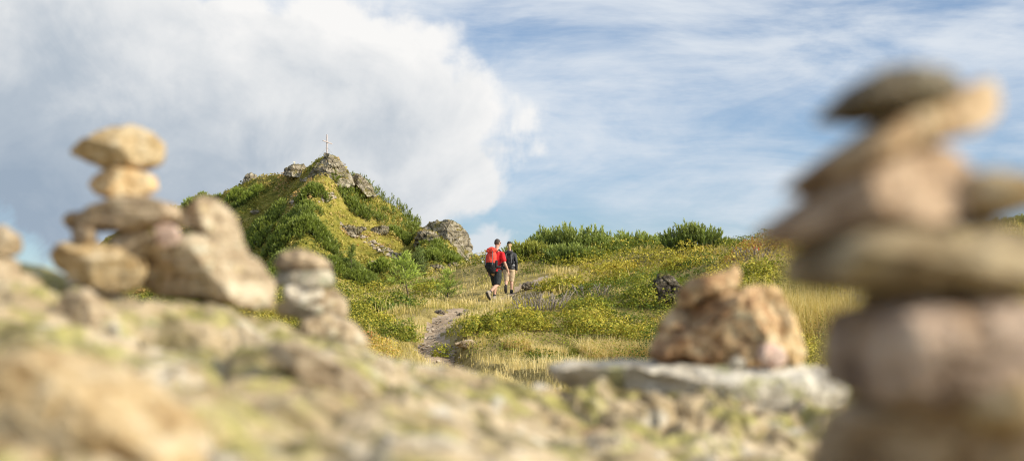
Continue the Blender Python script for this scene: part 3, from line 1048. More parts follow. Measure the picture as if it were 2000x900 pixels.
stone('cairn_stone', [(1650, 760), (1648, 680), (1668, 612), (1740, 590), (1880, 592), (2030, 600), (2070, 680), (2060, 770), (1900, 785), (1740, 790)], 1.03, 0.133, 'umber',
      'large purple brown block in the lower half of the close right cairn', group=GE, grow=1.06, cuts=4, seed=36, N=96, M=50, box=.3, rough=.04)
stone('cairn_stone', [(1606, 905), (1612, 850), (1640, 800), (1740, 776), (1880, 770), (2060, 780), (2100, 860), (2080, 950), (1800, 970), (1640, 960)], 1.03, 0.162, 'brown',
      'broad brown base stone under the purple block of the close cairn', group=GE, grow=1.06, cuts=4, seed=37, N=96, M=50)
stone('cairn_stone', [(1866, 800), (1880, 764), (1930, 738), (2010, 734), (2060, 770), (2050, 826), (1960, 846), (1890, 836)], 0.93, 0.057, 'tan',
      'light tan stone at the lower right in front of the purple block', group=GE, grow=1.06, cuts=4, seed=38)
# loose boulders lying on the outcrop
GR = 'loose stones lying on the lichen outcrop'
stone('boulder', [(100, 640), (112, 596), (140, 566), (176, 560), (196, 586), (206, 630), (170, 660), (120, 662)], 2.25, .07, 'greytan', 'rounded grey tan stone just below the base of the tall left cairn', 'boulder', GR, seed=40)
stone('boulder', [(-120, 960), (-100, 780), (0, 690), (110, 680), (220, 730), (320, 800), (410, 880), (400, 980), (100, 1000)], 1.35, .16, 'tan', 'large smooth tan boulder in the bottom left corner', 'boulder', GR, seed=41, N=96, M=50, rough=.04)
stone('boulder', [(1090, 880), (1110, 850), (1170, 838), (1240, 850), (1300, 880), (1290, 915), (1120, 920)], 2.4, .09, 'brown', 'flat brown slab with a dark underside below the lichen spotted block', 'boulder', GR, seed=45)
stone('boulder', [(520, 690), (545, 668), (620, 684), (700, 730), (760, 790), (720, 800), (630, 760), (560, 722)], 2.0, .06, 'greytan', 'long ridge like tan stone slanting down towards the middle', 'boulder', GR, seed=46)

# ---------------------------------------------------------------- vegetation
def unit(a):
    return a / (np.linalg.norm(a, axis=1)[:, None] + 1e-9)


class Leaves:
    """many small faces collected into one mesh with a colour per vertex"""
    def __init__(s):
        s.v, s.l, s.n, s.c = [], [], [], []
        s.k = 0

    def quads(s, c, L, Wd, col, up=.6, rg=RNG, axis=None, spread=.8):
        n = len(c)
        a = rg.normal(size=(n, 3))
        if axis is not None:
            a = unit(a) * spread + axis
        else:
            a[:, 2] += up
        a = unit(a)
        b = unit(np.cross(a, rg.normal(size=(n, 3))))
        L = np.broadcast_to(L, (n,))[:, None]
        Wd = np.broadcast_to(Wd, (n,))[:, None]
        V = np.stack([c, c + a * L * .55 + b * Wd * .5, c + a * L, c + a * L * .5 - b * Wd * .5], 1)
        s.v.append(V.reshape(-1, 3))
        s.l.append(np.arange(4 * n) + s.k)
        s.n.append(np.full(n, 4))
        s.c.append(np.repeat(col, 4, 0))
        s.k += 4 * n

    def facing(s, c, nrm, L, Wd, col, jit=.7, rg=RNG):
        """leaf faces turned roughly along nrm"""
        n = len(c)
        nn = unit(nrm + rg.normal(size=(n, 3)) * jit)
        a = rg.normal(size=(n, 3))
        a = unit(a - nn * (a * nn).sum(1)[:, None])
        b = np.cross(nn, a)
        L = np.broadcast_to(L, (n,))[:, None]
        Wd = np.broadcast_to(Wd, (n,))[:, None]
        V = np.stack([c - a * L * .5, c + b * Wd * .5, c + a * L * .5, c - b * Wd * .5], 1)
        s.v.append(V.reshape(-1, 3))
        s.l.append(np.arange(4 * n) + s.k)
        s.n.append(np.full(n, 4))
        s.c.append(np.repeat(col, 4, 0))
        s.k += 4 * n

    def blades(s, c, h, w, col, tipcol, lean=.35, rg=RNG):
        n = len(c)
        h = np.broadcast_to(h, (n,))[:, None]
        w = np.broadcast_to(w, (n,))[:, None]
        an = rg.uniform(0, 2 * math.pi, n)
        side = np.stack([np.cos(an), np.sin(an), np.zeros(n)], 1)
        a2 = rg.uniform(0, 2 * math.pi, n)
        ln = np.stack([np.cos(a2), np.sin(a2), np.zeros(n)], 1) * np.minimum(np.abs(rg.normal(0, lean, n)), .75)[:, None]
        upv = np.array([0, 0, 1.0])
        m = c + (upv * .6 + ln * .35) * h
        t = c + (upv * (1 - .25 * np.linalg.norm(ln, axis=1)[:, None]) + ln) * h
        V = np.stack([c - side * w * .5, c + side * w * .5, m + side * w * .42, t, m - side * w * .42], 1)
        s.v.append(V.reshape(-1, 3))
        s.l.append((np.array([0, 1, 2, 4, 4, 2, 3])[None] + 5 * np.arange(n)[:, None]).ravel() + s.k)
        s.n.append(np.tile([4, 3], n))
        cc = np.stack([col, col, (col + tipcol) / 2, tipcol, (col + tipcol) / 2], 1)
        s.c.append(cc.reshape(-1, 3))
        s.k += 5 * n

    def needles(s, base, axis, L, K, nl, w, cb, ct, rg=RNG, open_=.75):
        """bottle brush shoots: K needles around each axis"""
        n = len(base)
        L = np.broadcast_to(L, (n,))
        B = np.repeat(base, K, 0)
        A = np.repeat(axis, K, 0)
        LL = np.repeat(L, K)
        sft = np.tile(np.linspace(0, 1, K), n)
        r = rg.normal(size=(n * K, 3))
        r = unit(r - A * (r * A).sum(1)[:, None])
        dr = unit(A * (.55 + .5 * sft[:, None]) + r * open_ * (1.15 - .6 * sft[:, None]))
        p = B + A * (LL * sft)[:, None]
        ln = (LL * nl * rg.uniform(.7, 1.2, n * K))[:, None]
        ww = (LL * w)[:, None]
        b = unit(np.cross(dr, rg.normal(size=(n * K, 3))))
        V = np.stack([p - b * ww * .5, p + b * ww * .5, p + dr * ln], 1)
        s.v.append(V.reshape(-1, 3))
        s.l.append(np.arange(3 * n * K) + s.k)
        s.n.append(np.full(n * K, 3))
        cb = np.repeat(np.broadcast_to(cb, (n, 3)), K, 0)
        ct = np.repeat(np.broadcast_to(ct, (n, 3)), K, 0)
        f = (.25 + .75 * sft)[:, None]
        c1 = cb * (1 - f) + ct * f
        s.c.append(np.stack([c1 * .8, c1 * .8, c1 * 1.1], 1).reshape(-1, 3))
        s.k += 3 * n * K

    def build(s, name, mat, parent=None, origin=None):
        return mesh_np(name, np.concatenate(s.v), np.concatenate(s.l), np.concatenate(s.n), mat, parent, origin, False, np.concatenate(s.c))


M_LEAF = leaf_mat('heath_leaves', .22, .6, .2, 1.4)
M_GRASS = leaf_mat('grass_blades', .32, .6, .25, 1.35)
M_PINE = leaf_mat('pine_needles', .30, .5, .35, 1.4)
M_LARCH = leaf_mat('larch_needles', .35, .5, .3)
M_BARK = plain_mat('bark', (.11, .08, .055), .9, 30, .35, .5, dist=.02)
M_TWIG = plain_mat('dry_twigs', (.30, .25, .20), .9, 30, .3, .3)
M_STEM = plain_mat('shrub_stems', (.13, .085, .05), .9, 40, .3, .3)


def pal(t, stops):
    """t in 0..1 -> colours"""
    t = np.clip(t, 0, 1)
    xs = np.array([a for a, _ in stops])
    cs = np.array([b for _, b in stops])
    return np.stack([np.interp(t, xs, cs[:, k]) for k in range(3)], 1)


HEATH = [(0, (.085, .135, .02)), (.25, (.24, .26, .03)), (.5, (.49, .42, .055)), (.75, (.60, .47, .085)), (.9, (.66, .43, .10)), (1, (.60, .26, .08))]
STRAW = [(0, (.17, .22, .03)), (.35, (.38, .33, .07)), (.65, (.66, .50, .19)), (1, (.80, .67, .36))]


def scatter(n, d0, d1, tmax=.47, pw=0.0):
    d = np.exp(RNG.uniform(math.log(d0), math.log(d1), n))
    t = RNG.uniform(-tmax, tmax, n)
    return t * (d + 1.5), d


def clumps(x, y):
    q = np.stack([x, y, np.zeros_like(x)], 1)
    w = q + .22 * np.stack([vnoise(q * 1.9, 84), vnoise(q * 1.9, 85), np.zeros_like(x)], 1)
    f1, f2, cid = worley(w * np.array([.85, .75, 0]) + np.array([0, 0, .5]), 86)
    dome = np.clip(1 - (f1 / .74) ** 2, 0, 1) ** .6
    return dome, cid


def mounds(x, y):
    q = np.stack([x, y, np.zeros_like(x)], 1)
    w = q + .5 * np.stack([vnoise(q * .8, 87), vnoise(q * .8, 88), np.zeros_like(x)], 1)
    f1, f2, cid = worley(w * np.array([.34, .30, 0]) + np.array([0, 0, .5]), 89)
    return np.clip(1 - (f1 / .66) ** 2, 0, 1) ** .5, cid


def canopy(x, y):
    m = heath_mask(x, y)
    dome, cid = clumps(x, y)
    big, bid = mounds(x, y)
    b2 = 1 - np.abs(vnoise(xy3(x, y, 4.2), 82)) * 1.6
    c = .03 + (.36 * dome * (.35 + .65 * cid) + .85 * big * (.15 + .85 * bid)) * sstep(10, 20, y) * (1 - .45 * sstep(42, 52, y)) + .06 * np.clip(b2, 0, 1)
    low = .85 * _zone(x, y, 985, 19, 2.0, 8) + 1.3 * _zone(x, y, 1012, 36, 1.3, 12) + 1.4 * _zone(x, y, 985, 38, 1.5, 13) + _zone(x, y, 1000, 43, 1.3, 6)
    return m * c * (1 - .9 * np.clip(low, 0, 1)), m, dome, cid, big, bid


def build_heath():
    n = 950000
    x, y = scatter(n, 14, 60)
    C, m, dome, cid, big, bid = canopy(x, y)
    keep = RNG.uniform(0, 1, n) < m * sstep(.02, .35, np.maximum(dome * .8, big))
    keep &= path_dist(x, y) > path_half(x, y) + .12
    x, y, C, m, dome, cid, big, bid = (q_[keep] for q_ in (x, y, C, m, dome, cid, big, bid))
    n = len(x)
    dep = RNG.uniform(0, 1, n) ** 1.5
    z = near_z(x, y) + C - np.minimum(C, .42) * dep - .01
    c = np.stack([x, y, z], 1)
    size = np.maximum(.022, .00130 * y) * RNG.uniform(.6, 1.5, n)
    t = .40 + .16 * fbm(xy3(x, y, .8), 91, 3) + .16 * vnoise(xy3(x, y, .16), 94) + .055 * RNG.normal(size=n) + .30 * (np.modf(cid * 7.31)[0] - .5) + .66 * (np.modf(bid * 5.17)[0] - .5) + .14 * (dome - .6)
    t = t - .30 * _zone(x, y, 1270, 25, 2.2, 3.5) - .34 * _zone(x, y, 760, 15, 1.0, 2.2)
    col = pal(t, HEATH) * RNG.uniform(.88, 1.1, n)[:, None] * (1 - .5 * dep)[:, None]  # leaves deeper in the canopy are painted darker, as shade
    L = Leaves()
    e = .07
    nrm = np.stack([-(canopy(x + e, y)[0] - C) / e, -(canopy(x, y + e)[0] - C) / e, np.full(n, .75)], 1)
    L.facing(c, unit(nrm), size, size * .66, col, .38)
    # upright woody tips poking out of the canopy
    k = RNG.uniform(0, 1, n) < .006
    L.blades(c[k] - np.array([0, 0, .04]), RNG.uniform(.08, .2, k.sum()) * (.6 + .02 * y[k]), size[k] * .22, np.tile([[.12, .08, .04]], (k.sum(), 1)), np.tile([[.30, .24, .07]], (k.sum(), 1)), .3)
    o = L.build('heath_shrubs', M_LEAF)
    tag(o, 'low bilberry and heather scrub in yellow green covering the slope', 'heath', kind='stuff')


def build_grass():
    n = 480000
    x, y = scatter(n, 8, 60)
    m = heath_mask(x, y)
    pd = path_dist(x, y) - path_half(x, y)
    cl = sstep(-.25, .35, fbm(xy3(x, y, 1.4), 101, 3))
    dm = np.maximum(clumps(x, y)[0] * .8, mounds(x, y)[0])
    pr = (1 - m) * (.40 + .60 * cl) + m * (.008 + .75 * sstep(.32, .03, dm))
    pr = pr * sstep(-.05, .25, pd)
    keep = RNG.uniform(0, 1, n) < pr
    x, y, m, cl = x[keep], y[keep], m[keep], cl[keep]
    pd = pd[keep]
    n = len(x)
    z = near_z(x, y) - .02
    z = z + canopy(x, y)[0] * .35
    tall = sstep(.1, .5, vnoise(xy3(x, y, .35), 103) + .2)
    h = (1 - .35 * _zone(x, y, 1110, 18, 3.2, 9)) * (.06 + .09 * cl + .11 * tall) * RNG.uniform(.6, 1.35, n) * (1 + .25 * m) * (.55 + .45 * sstep(0, .5, pd))
    w = np.maximum(.0035, .00046 * y) * RNG.uniform(.7, 1.3, n)
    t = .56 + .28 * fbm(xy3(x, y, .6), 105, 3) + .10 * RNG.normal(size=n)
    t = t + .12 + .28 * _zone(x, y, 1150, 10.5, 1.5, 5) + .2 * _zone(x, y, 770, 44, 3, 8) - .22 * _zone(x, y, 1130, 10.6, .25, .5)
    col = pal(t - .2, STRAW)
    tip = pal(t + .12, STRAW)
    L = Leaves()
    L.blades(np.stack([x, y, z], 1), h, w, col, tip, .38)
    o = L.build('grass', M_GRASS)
    tag(o, 'dry straw coloured mountain grass between the heath and along the path', 'grass', kind='stuff')


build_heath()
build_grass()


def dome_pts(n, W_, D_, H_, rg, inner=.45, seed=0, power=.6):
    d = rg.normal(size=(n, 3))
    d[:, 2] = np.abs(d[:, 2]) * 1.0 + .02
    d = unit(d)
    lob = 1 + .34 * vnoise(d * 2.3 + seed, seed) + .30 * vnoise(d * 5.1 + seed, seed + 1)
    r = (inner + (1 - inner) * rg.uniform(0, 1, n) ** power) * lob
    return d * r[:, None] * np.array([W_ / 2, D_ / 2, H_]), d


def pine_bush(base, Wd, H, n, L, label, cat='pine bush', group=None, seed=0, K=24, name='pine_bush', bark=True, dark=1.0, nl=.30, depth=None, w=.12, tint=(1, 1, 1)):
    rg = np.random.default_rng(seed)
    root = empty(name, base)
    tag(root, label, cat, group)
    D = depth or Wd * .8
    p, d = dome_pts(n, Wd, D, H - L * .6, rg, .62, seed)
    p[:, 2] = np.maximum(p[:, 2], .02)
    ax = unit(d * .35 + np.array([0, 0, 1.0]) + rg.normal(size=(n, 3)) * .2)
    Lf = Leaves()
    v = rg.uniform(.75, 1.25, n)[:, None]
    rel = np.clip(p[:, 2:3] / H, 0, 1)
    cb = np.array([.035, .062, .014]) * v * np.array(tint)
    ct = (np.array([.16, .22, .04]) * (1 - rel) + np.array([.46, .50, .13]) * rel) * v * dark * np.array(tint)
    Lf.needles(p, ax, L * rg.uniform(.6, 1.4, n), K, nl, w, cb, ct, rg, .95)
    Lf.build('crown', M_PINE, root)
    if bark:
        mb = MB()
        for k in range(9):
            q = p[rg.integers(0, n)] * .9
            mid = q * .5 + rg.normal(size=3) * .05 * Wd
            mid[2] = max(q[2] * .35, .03)
            mb.tube([(0, 0, -.08), mid, q], [.028 * H + .008, .02 * H + .004, .006 * H + .002], 6, True)
        mb.build('trunk', M_BARK, root)
    return root


def ground_at(u, d):
    x = (u - 1000) * d / F
    return np.array([x, d, float(ground_z(x, d)[0])])


# dwarf pines on the skyline of the near slope
GP = 'dwarf mountain pines on the near skyline'
for i, (u, vb, vt, wpx, d, lab) in enumerate([
    (1036, 508, 474, 74, 54, 'low light green pine bush on the skyline just right of the two hikers'),
    (1082, 512, 449, 84, 56, 'tall pine bush at the left end of the big skyline clump'),
    (1128, 510, 446, 86, 55, 'tallest pine bush in the middle of the big skyline clump'),
    (1122, 522, 478, 92, 52, 'dark spreading pine bush at the foot of the big skyline clump'),
    (1176, 508, 453, 80, 55, 'wide pine bush at the right end of the big skyline clump'),
    (1228, 502, 459, 84, 56, 'rounded pine bush right of the big skyline clump'),
    (1272, 499, 462, 66, 57, 'small pine bush halfway between the big clump and the lone bush'),
    (1304, 494, 465, 50, 57, 'smallest pine bush left of the lone bush on the skyline'),
    (1428, 488, 472, 46, 56, 'low dark pine bush right of the lone bush on the skyline'),
]):
    d = float(DD(d))
    b = ground_at(u, d)
    b[2] = min(b[2], EYE + (HOR - vb) * d / F)
    h = EYE + (HOR - vt) * d / F - b[2] - .12
    pine_bush(b - np.array([0, 0, .05]), wpx * d / F * 1.15, h, int(340 + 6.5 * wpx), .32, lab, group=GP, seed=200 + i, tint=(1.35, 1.15, 1.0) if i == 0 else (1, 1, 1))
d = 49.0
b = ground_at(1366, d)
h = EYE + (HOR - 434) * d / F - b[2] - .22
pine_bush(b + np.array([-.25, 0, -.03]), 102 * d / F, h * 1.0, 620, .30, 'lone conspicuous pine bush standing on the right skyline', group=GP, seed=231, dark=.9)
for i, (u, vt, wpx, d) in enumerate([(1916, 455, 60, 60), (1962, 440, 54, 58), (1996, 434, 44, 57)]):
    d = float(DD(d))
    b = ground_at(u, d)
    h = max(EYE + (HOR - vt) * d / F - b[2], .35)
    pine_bush(b - np.array([0, 0, .05]), wpx * d / F, h, 300, .2, ['low pine bush on the far right skyline beside the close cairn', 'middle one of the three pine bushes at the far right skyline', 'pine bush on the skyline cut off by the right edge'][i], group=GP, seed=240 + i)


# ---- the mountain: turf tussocks, pine thickets, crags
def build_hill_cover():
    n = 330000
    x = RNG.uniform(-75, 28, n)
    y = RNG.uniform(158, 262, n)
    u = 1000 + x / y * F
    yr = np.interp(u, YR[:, 0], YR[:, 1])
    keep = (y < yr + 3) & (y > yr - 62) & (u > 150) & (u < 1010)
    x, y, u, yr = x[keep], y[keep], u[keep], yr[keep]
    n = len(x)
    z = hill_z(x, y)
    v = HOR - (z - EYE) * F / y
    # tufts gather in bands that follow the slope
    bn = fbm(np.stack([x * .35, y * .35, z * 1.1], 1), 131, 4)
    pt = fbm(xy3(x, y, .09), 137, 3)
    keep = RNG.uniform(0, 1, n) < np.clip(.55 + .55 * bn, .12, 1)
    x, y, z, u, v, bn, pt = (a[keep] for a in (x, y, z, u, v, bn, pt))
    n = len(x)
    w1, _w2, wc = worley(np.stack([x * .62, y * .5, 0 * x + .5], 1) + .3 * vnoise(xy3(x, y, .9), 139)[:, None], 138)
    dm = np.clip(1 - (w1 / .7) ** 2, 0, 1)
    hgt = np.clip(.08 + .5 * bn + .8 * dm * wc, .02, 1.2)
    c = np.stack([x, y, z + hgt * RNG.uniform(.3, 1, n)], 1)
    t = .47 + .34 * pt + .26 * bn + .10 * RNG.normal(size=n) + .50 * (np.modf(wc * 5.7)[0] - .5) * (.3 + dm)
    t = t - .10 * np.exp(-((u - 650) / 40) ** 2 - ((v - 420) / 40) ** 2) + .12 * np.exp(-((u - 640) / 90) ** 2 - ((v - 490) / 50) ** 2) + .2 * np.exp(-((u - 560) / 60) ** 2 - ((v - 350) / 25) ** 2)
    t = t + .55 * np.exp(-((u - 655) / 22) ** 2 - ((v - 318) / 14) ** 2)
    HC = [(0, (.06, .085, .014)), (.25, (.18, .195, .027)), (.5, (.34, .295, .052)), (.75, (.40, .33, .075)), (.92, (.54, .42, .15)), (1.05, (.48, .26, .09))]
    col = pal(t, HC) * RNG.uniform(.75, 1.25, n)[:, None]
    s = RNG.uniform(.16, .42, n)
    L = Leaves()
    gx = (hill_z(x + .5, y) - hill_z(x - .5, y))
    gy = (hill_z(x, y + .5) - hill_z(x, y - .5))
    L.facing(c, unit(np.stack([-gx, -gy, np.full(n, .9)], 1)), s * 1.1, s * .7, col, .65)
    o = L.build('mountain_turf', M_LEAF)
    tag(o, 'tussocky grass and heath turf covering the distant mountain', 'turf', kind='stuff')


build_hill_cover()

GT = 'pine thickets on the mountain'
THK = [
    (505, 478, 84, 56, 'broad pine thicket on the left flank of the mountain, behind the small slate cairn'),
    (560, 474, 96, 66, 'largest dark pine thicket in the middle of the mountain slope'),
    (608, 462, 80, 52, 'pine thicket at the right end of the dark band in mid slope'),
    (575, 436, 84, 30, 'narrow pine thicket along the top of the dark band in mid slope'),
    (606, 389, 64, 20, 'dense pine thicket directly beneath the summit crag'),
    (662, 372, 44, 18, 'small pine thicket at the right foot of the summit crag'),
    (484, 397, 58, 24, 'pale pine thicket high on the left flank'),
    (452, 402, 34, 18, 'small pine thicket beside the pale one on the left flank'),
    (374, 408, 70, 28, 'pine thicket on the far left skyline of the mountain'),
    (425, 392, 40, 12, 'low pine scrub on the left skyline ridge'),
    (526, 560, 44, 58, 'dark pine thicket low down between the wedge boulder and slate cairn'),
    (700, 552, 84, 44, 'dark pine thicket low on the slope right of the slate cairn'),
    (655, 540, 40, 28, 'little pine thicket just right of the top of the slate cairn'),
    (882, 522, 104, 42, 'round topped pine thicket below the lower crag'),
    (836, 512, 50, 24, 'pine thicket left below the lower crag'),
    (782, 474, 46, 22, 'pine thicket in the saddle left of the lower crag'),
    (706, 352, 22, 22, 'upright pine scrub wedged beside the summit crag'),
    (742, 536, 40, 14, 'low bright pine scrub near the foot of the mountain'),
    (540, 415, 26, 10, 'small isolated pine scrub above the dark band'),
    (690, 420, 60, 14, 'thin pine scrub strip on the right half of the slope'),
]
for i, (u, vb, wpx, hpx, lab) in enumerate(THK):
    b = place(u, vb)
    if np.isnan(b[0]):
        continue
    Wd = wpx * b[1] / F
    # a thicket climbs the slope: its depth follows how far up the hill its top lies
    b2 = place(u, vb - hpx * .7)
    dep = 4.0 if np.isnan(b2[0]) else float(np.clip((b2[1] - b[1]) * .8, 3.0, 14.0))
    rg = np.random.default_rng(300 + i)
    n = int(80 + wpx * hpx * .6)
    root = empty('pine_thicket', b)
    tag(root, lab, 'pine thicket', GT)
    px, pd = dome_pts(n, Wd, dep, 1.0, rg, .1, 300 + i, .5)
    wx, wy = b[0] + px[:, 0], b[1] + dep * .42 + px[:, 1]
    gz = hill_z(wx, wy)
    rr = np.clip(1 - (px[:, 0] / (Wd * .5)) ** 2 * .6 - (px[:, 1] / (dep * .5)) ** 2 * .6, .25, 1)
    hh = np.clip(.28 * hpx * b[1] / F, .8, 1.9) * rr * (.15 + 1.05 * np.clip(1 - (worley(np.stack([wx * .55, wy * .42, 0 * wx + .5], 1), 310 + i)[0] / .75) ** 2, 0, 1)) * (1 - .7 * rg.uniform(0, 1, n) ** 2.2)
    p = np.stack([wx, wy, gz + hh], 1) - b
    ax = unit(np.array([0, 0, 1.0]) + rg.normal(size=(n, 3)) * .3 + np.stack([px[:, 0] / Wd, px[:, 1] / dep, 0 * hh], 1) * .8)
    vv = rg.uniform(.7, 1.3, n)[:, None]
    bright = 1.35 if i in (6, 7, 17, 8) else 1.0
    Lf = Leaves()
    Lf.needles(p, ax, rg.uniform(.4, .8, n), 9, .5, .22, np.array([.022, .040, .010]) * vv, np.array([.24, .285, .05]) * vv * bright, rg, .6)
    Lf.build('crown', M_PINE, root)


def in_poly(u, v, poly):
    r = np.zeros(len(u), bool)
    for (x1, y1), (x2, y2) in zip(poly, poly[1:] + poly[:1]):
        c = ((y1 > v) != (y2 > v)) & (u < (x2 - x1) * (v - y1) / (y2 - y1 + 1e-9) + x1)
        r ^= c
    return r


def hill_points(n, polys):
    """random points on the mountain that fall inside photo outlines"""
    x = RNG.uniform(-75, 28, n)
    y = RNG.uniform(158, 262, n)
    u = 1000 + x / y * F
    yr = np.interp(u, YR[:, 0], YR[:, 1])
    k = (y < yr + 2) & (y > yr - 62)
    x, y, u = x[k], y[k], u[k]
    z = hill_z(x, y)
    v = HOR - (z - EYE) * F / y
    m = np.zeros(len(x), bool)
    for p in polys:
        m |= in_poly(u, v, p)
    return x[m], y[m], z[m]


def build_slope_pines():
    x, y, z = hill_points(150000, [[(640, 362), (690, 352), (735, 380), (780, 402), (822, 440), (812, 462), (770, 458), (735, 436), (690, 412), (655, 392)]])
    n = len(x)
    k = RNG.uniform(0, 1, n) < np.clip(.55 + .8 * fbm(xy3(x, y, .35), 151, 3), .05, 1)
    x, y, z = x[k], y[k], z[k]
    n = len(x)
    v = RNG.uniform(.7, 1.3, n)[:, None]
    hh = .15 + 1.5 * np.clip(1 - (worley(np.stack([x * .5, y * .4, 0 * x + .5], 1), 152)[0] / .75) ** 2, 0, 1)
    p = np.stack([x, y, z + hh * RNG.uniform(.3, 1, n)], 1)
    ax = unit(np.array([.12, 0, 1.0]) + RNG.normal(size=(n, 3)) * .28)
    L = Leaves()
    L.needles(p, ax, RNG.uniform(.4, .75, n), 7, .5, .22, np.array([.045, .07, .014]) * v, np.array([.25, .29, .045]) * v, RNG, .6)
    o = L.build('slope_pine_scrub', M_PINE)
    tag(o, 'unbroken dwarf pine scrub covering the right flank of the mountain', 'pine scrub', kind='stuff')


build_slope_pines()


def pebble_mesh(pts, sizes, cols, name, mat, rg=RNG):
    """many small angular stones in one mesh"""
    base = np.array([(1, 0, 0), (-1, 0, 0), (0, 1, 0), (0, -1, 0), (0, 0, 1), (0, 0, -1), (.6, .6, .6), (-.6, .5, .6)], float)
    fc = np.array([(6, 4, 0), (0, 2, 6), (2, 7, 6), (7, 4, 6), (2, 1, 7), (1, 4, 7), (1, 3, 4), (3, 0, 4), (2, 0, 5), (1, 2, 5), (3, 1, 5), (0, 3, 5)])
    n = len(pts)
    V = base[None] * rg.uniform(.55, 1.2, (n, 8, 1))
    V = V * np.stack([rg.uniform(.7, 1.3, n), rg.uniform(.7, 1.3, n), rg.uniform(.4, .8, n)], 1)[:, None]
    a = rg.uniform(0, 6.28, n)
    ca, sa = np.cos(a)[:, None], np.sin(a)[:, None]
    V = np.stack([V[:, :, 0] * ca - V[:, :, 1] * sa, V[:, :, 0] * sa + V[:, :, 1] * ca, V[:, :, 2]], 2)
    V = V * sizes[:, None, None] + pts[:, None]
    Fx = fc[None] + 8 * np.arange(n)[:, None, None]
    return mesh_np(name, V.reshape(-1, 3), Fx.ravel(), np.full(12 * n, 3), mat, None, None, False, np.repeat(cols, 8, 0))


M_PEB = leaf_mat('loose_stones', 0.0, .9, .2)
_x, _y, _z = hill_points(120000, [[(568, 384), (592, 380), (592, 402), (578, 412), (566, 400)], [(628, 388), (640, 376), (658, 376), (655, 388), (636, 396), (620, 396)],
                                  [(655, 436), (668, 438), (712, 460), (748, 482), (790, 498), (805, 512), (770, 506), (735, 488), (700, 468), (672, 456)],
                                  [(590, 352), (606, 346), (612, 354), (596, 358)], [(720, 512), (760, 506), (762, 516), (722, 530)]])
_n = len(_x)
_k = RNG.uniform(0, 1, _n) < .9
pebble_mesh(np.stack([_x, _y, _z + .05], 1)[_k], RNG.uniform(.12, .42, _n)[_k], (np.array([.46, .38, .29]) * RNG.uniform(.6, 1.3, (_n, 1)))[_k], 'scree', M_PEB)
tag(bpy.data.objects['scree'], 'pale scree and trail gravel showing through the mountain turf', 'scree', kind='stuff')

# stones on the trodden path
_x, _y = scatter(14000, 16, 46, .2)
_k = (path_dist(_x, _y) < path_half(_x, _y) + .1) & (vnoise(xy3(_x, _y, 1.5), 77) > -.25)
_x, _y = _x[_k], _y[_k]
_n = len(_x)
pebble_mesh(np.stack([_x, _y, near_z(_x, _y) + .004], 1), RNG.uniform(.012, .05, _n) * RNG.choice([1, 1, 1, 1.8], _n), np.array([.40, .33, .25]) * RNG.uniform(.5, 1.25, (_n, 1)), 'path_gravel', M_PEB)
tag(bpy.data.objects['path_gravel'], 'small loose stones strewn over the trodden footpath', 'gravel', kind='stuff')

# crags
CRAG = dict(cols=[(.075, .058, .036), (.37, .305, .21), (.60, .51, .37), (.74, .65, .49)], scale=.42, lichen=(.34, .30, .10), lich_amt=.3, bump=1.6, strata=.9, strata_rot=(.5, .9, .3),
            moss=((.16, .16, .025), (.38, .27, .07)))
M_CRAG = rock_mat('crag_rock', **CRAG)
GK = 'rock crags on the mountain'
for poly, d, dep, lab, sd, nm in [
    ([(614, 354), (608, 340), (622, 318), (638, 301), (652, 305), (667, 320), (680, 338), (690, 358), (684, 370), (664, 370), (640, 363)], 208.5, 4.6, 'grey pointed crag forming the summit under the cross', 401, 'crag'),
    ([(554, 342), (558, 330), (572, 321), (592, 321), (600, 334), (592, 346), (570, 348)], 218, 2.6, 'squat grey rock on the ridge just left of the summit crag', 402, 'crag'),
    ([(475, 358), (479, 345), (490, 338), (500, 342), (503, 354), (490, 362)], 235, 1.6, 'small grey rock on the left end of the summit ridge', 403, 'crag'),
    ([(688, 346), (700, 341), (714, 350), (726, 368), (734, 384), (720, 388), (704, 372)], 211, 3.0, 'steep grey rock rib dropping to the right of the summit', 404, 'crag'),
    ([(822, 446), (840, 434), (862, 430), (880, 431), (894, 440), (908, 454), (918, 472), (921, 492), (932, 508), (924, 516), (902, 500), (880, 482), (856, 466)], 200.5, 5.0, 'large broken crag on the lower right shoulder of the mountain', 405, 'crag'),
    ([(916, 506), (926, 495), (936, 504), (942, 522), (936, 534), (922, 526)], 199, 2.0, 'little dark rock at the right foot of the lower crag', 406, 'crag'),
]:
    stone(nm, poly, d, dep, M_CRAG, lab, 'crag', GK, seed=sd, N=240, M=120, box=.26, cuts=9, rough=.075, crag=.20, crag_scale=1.3, facets=[((.55, -.75, .4), .62), ((-.5, -.75, .45), .66)])
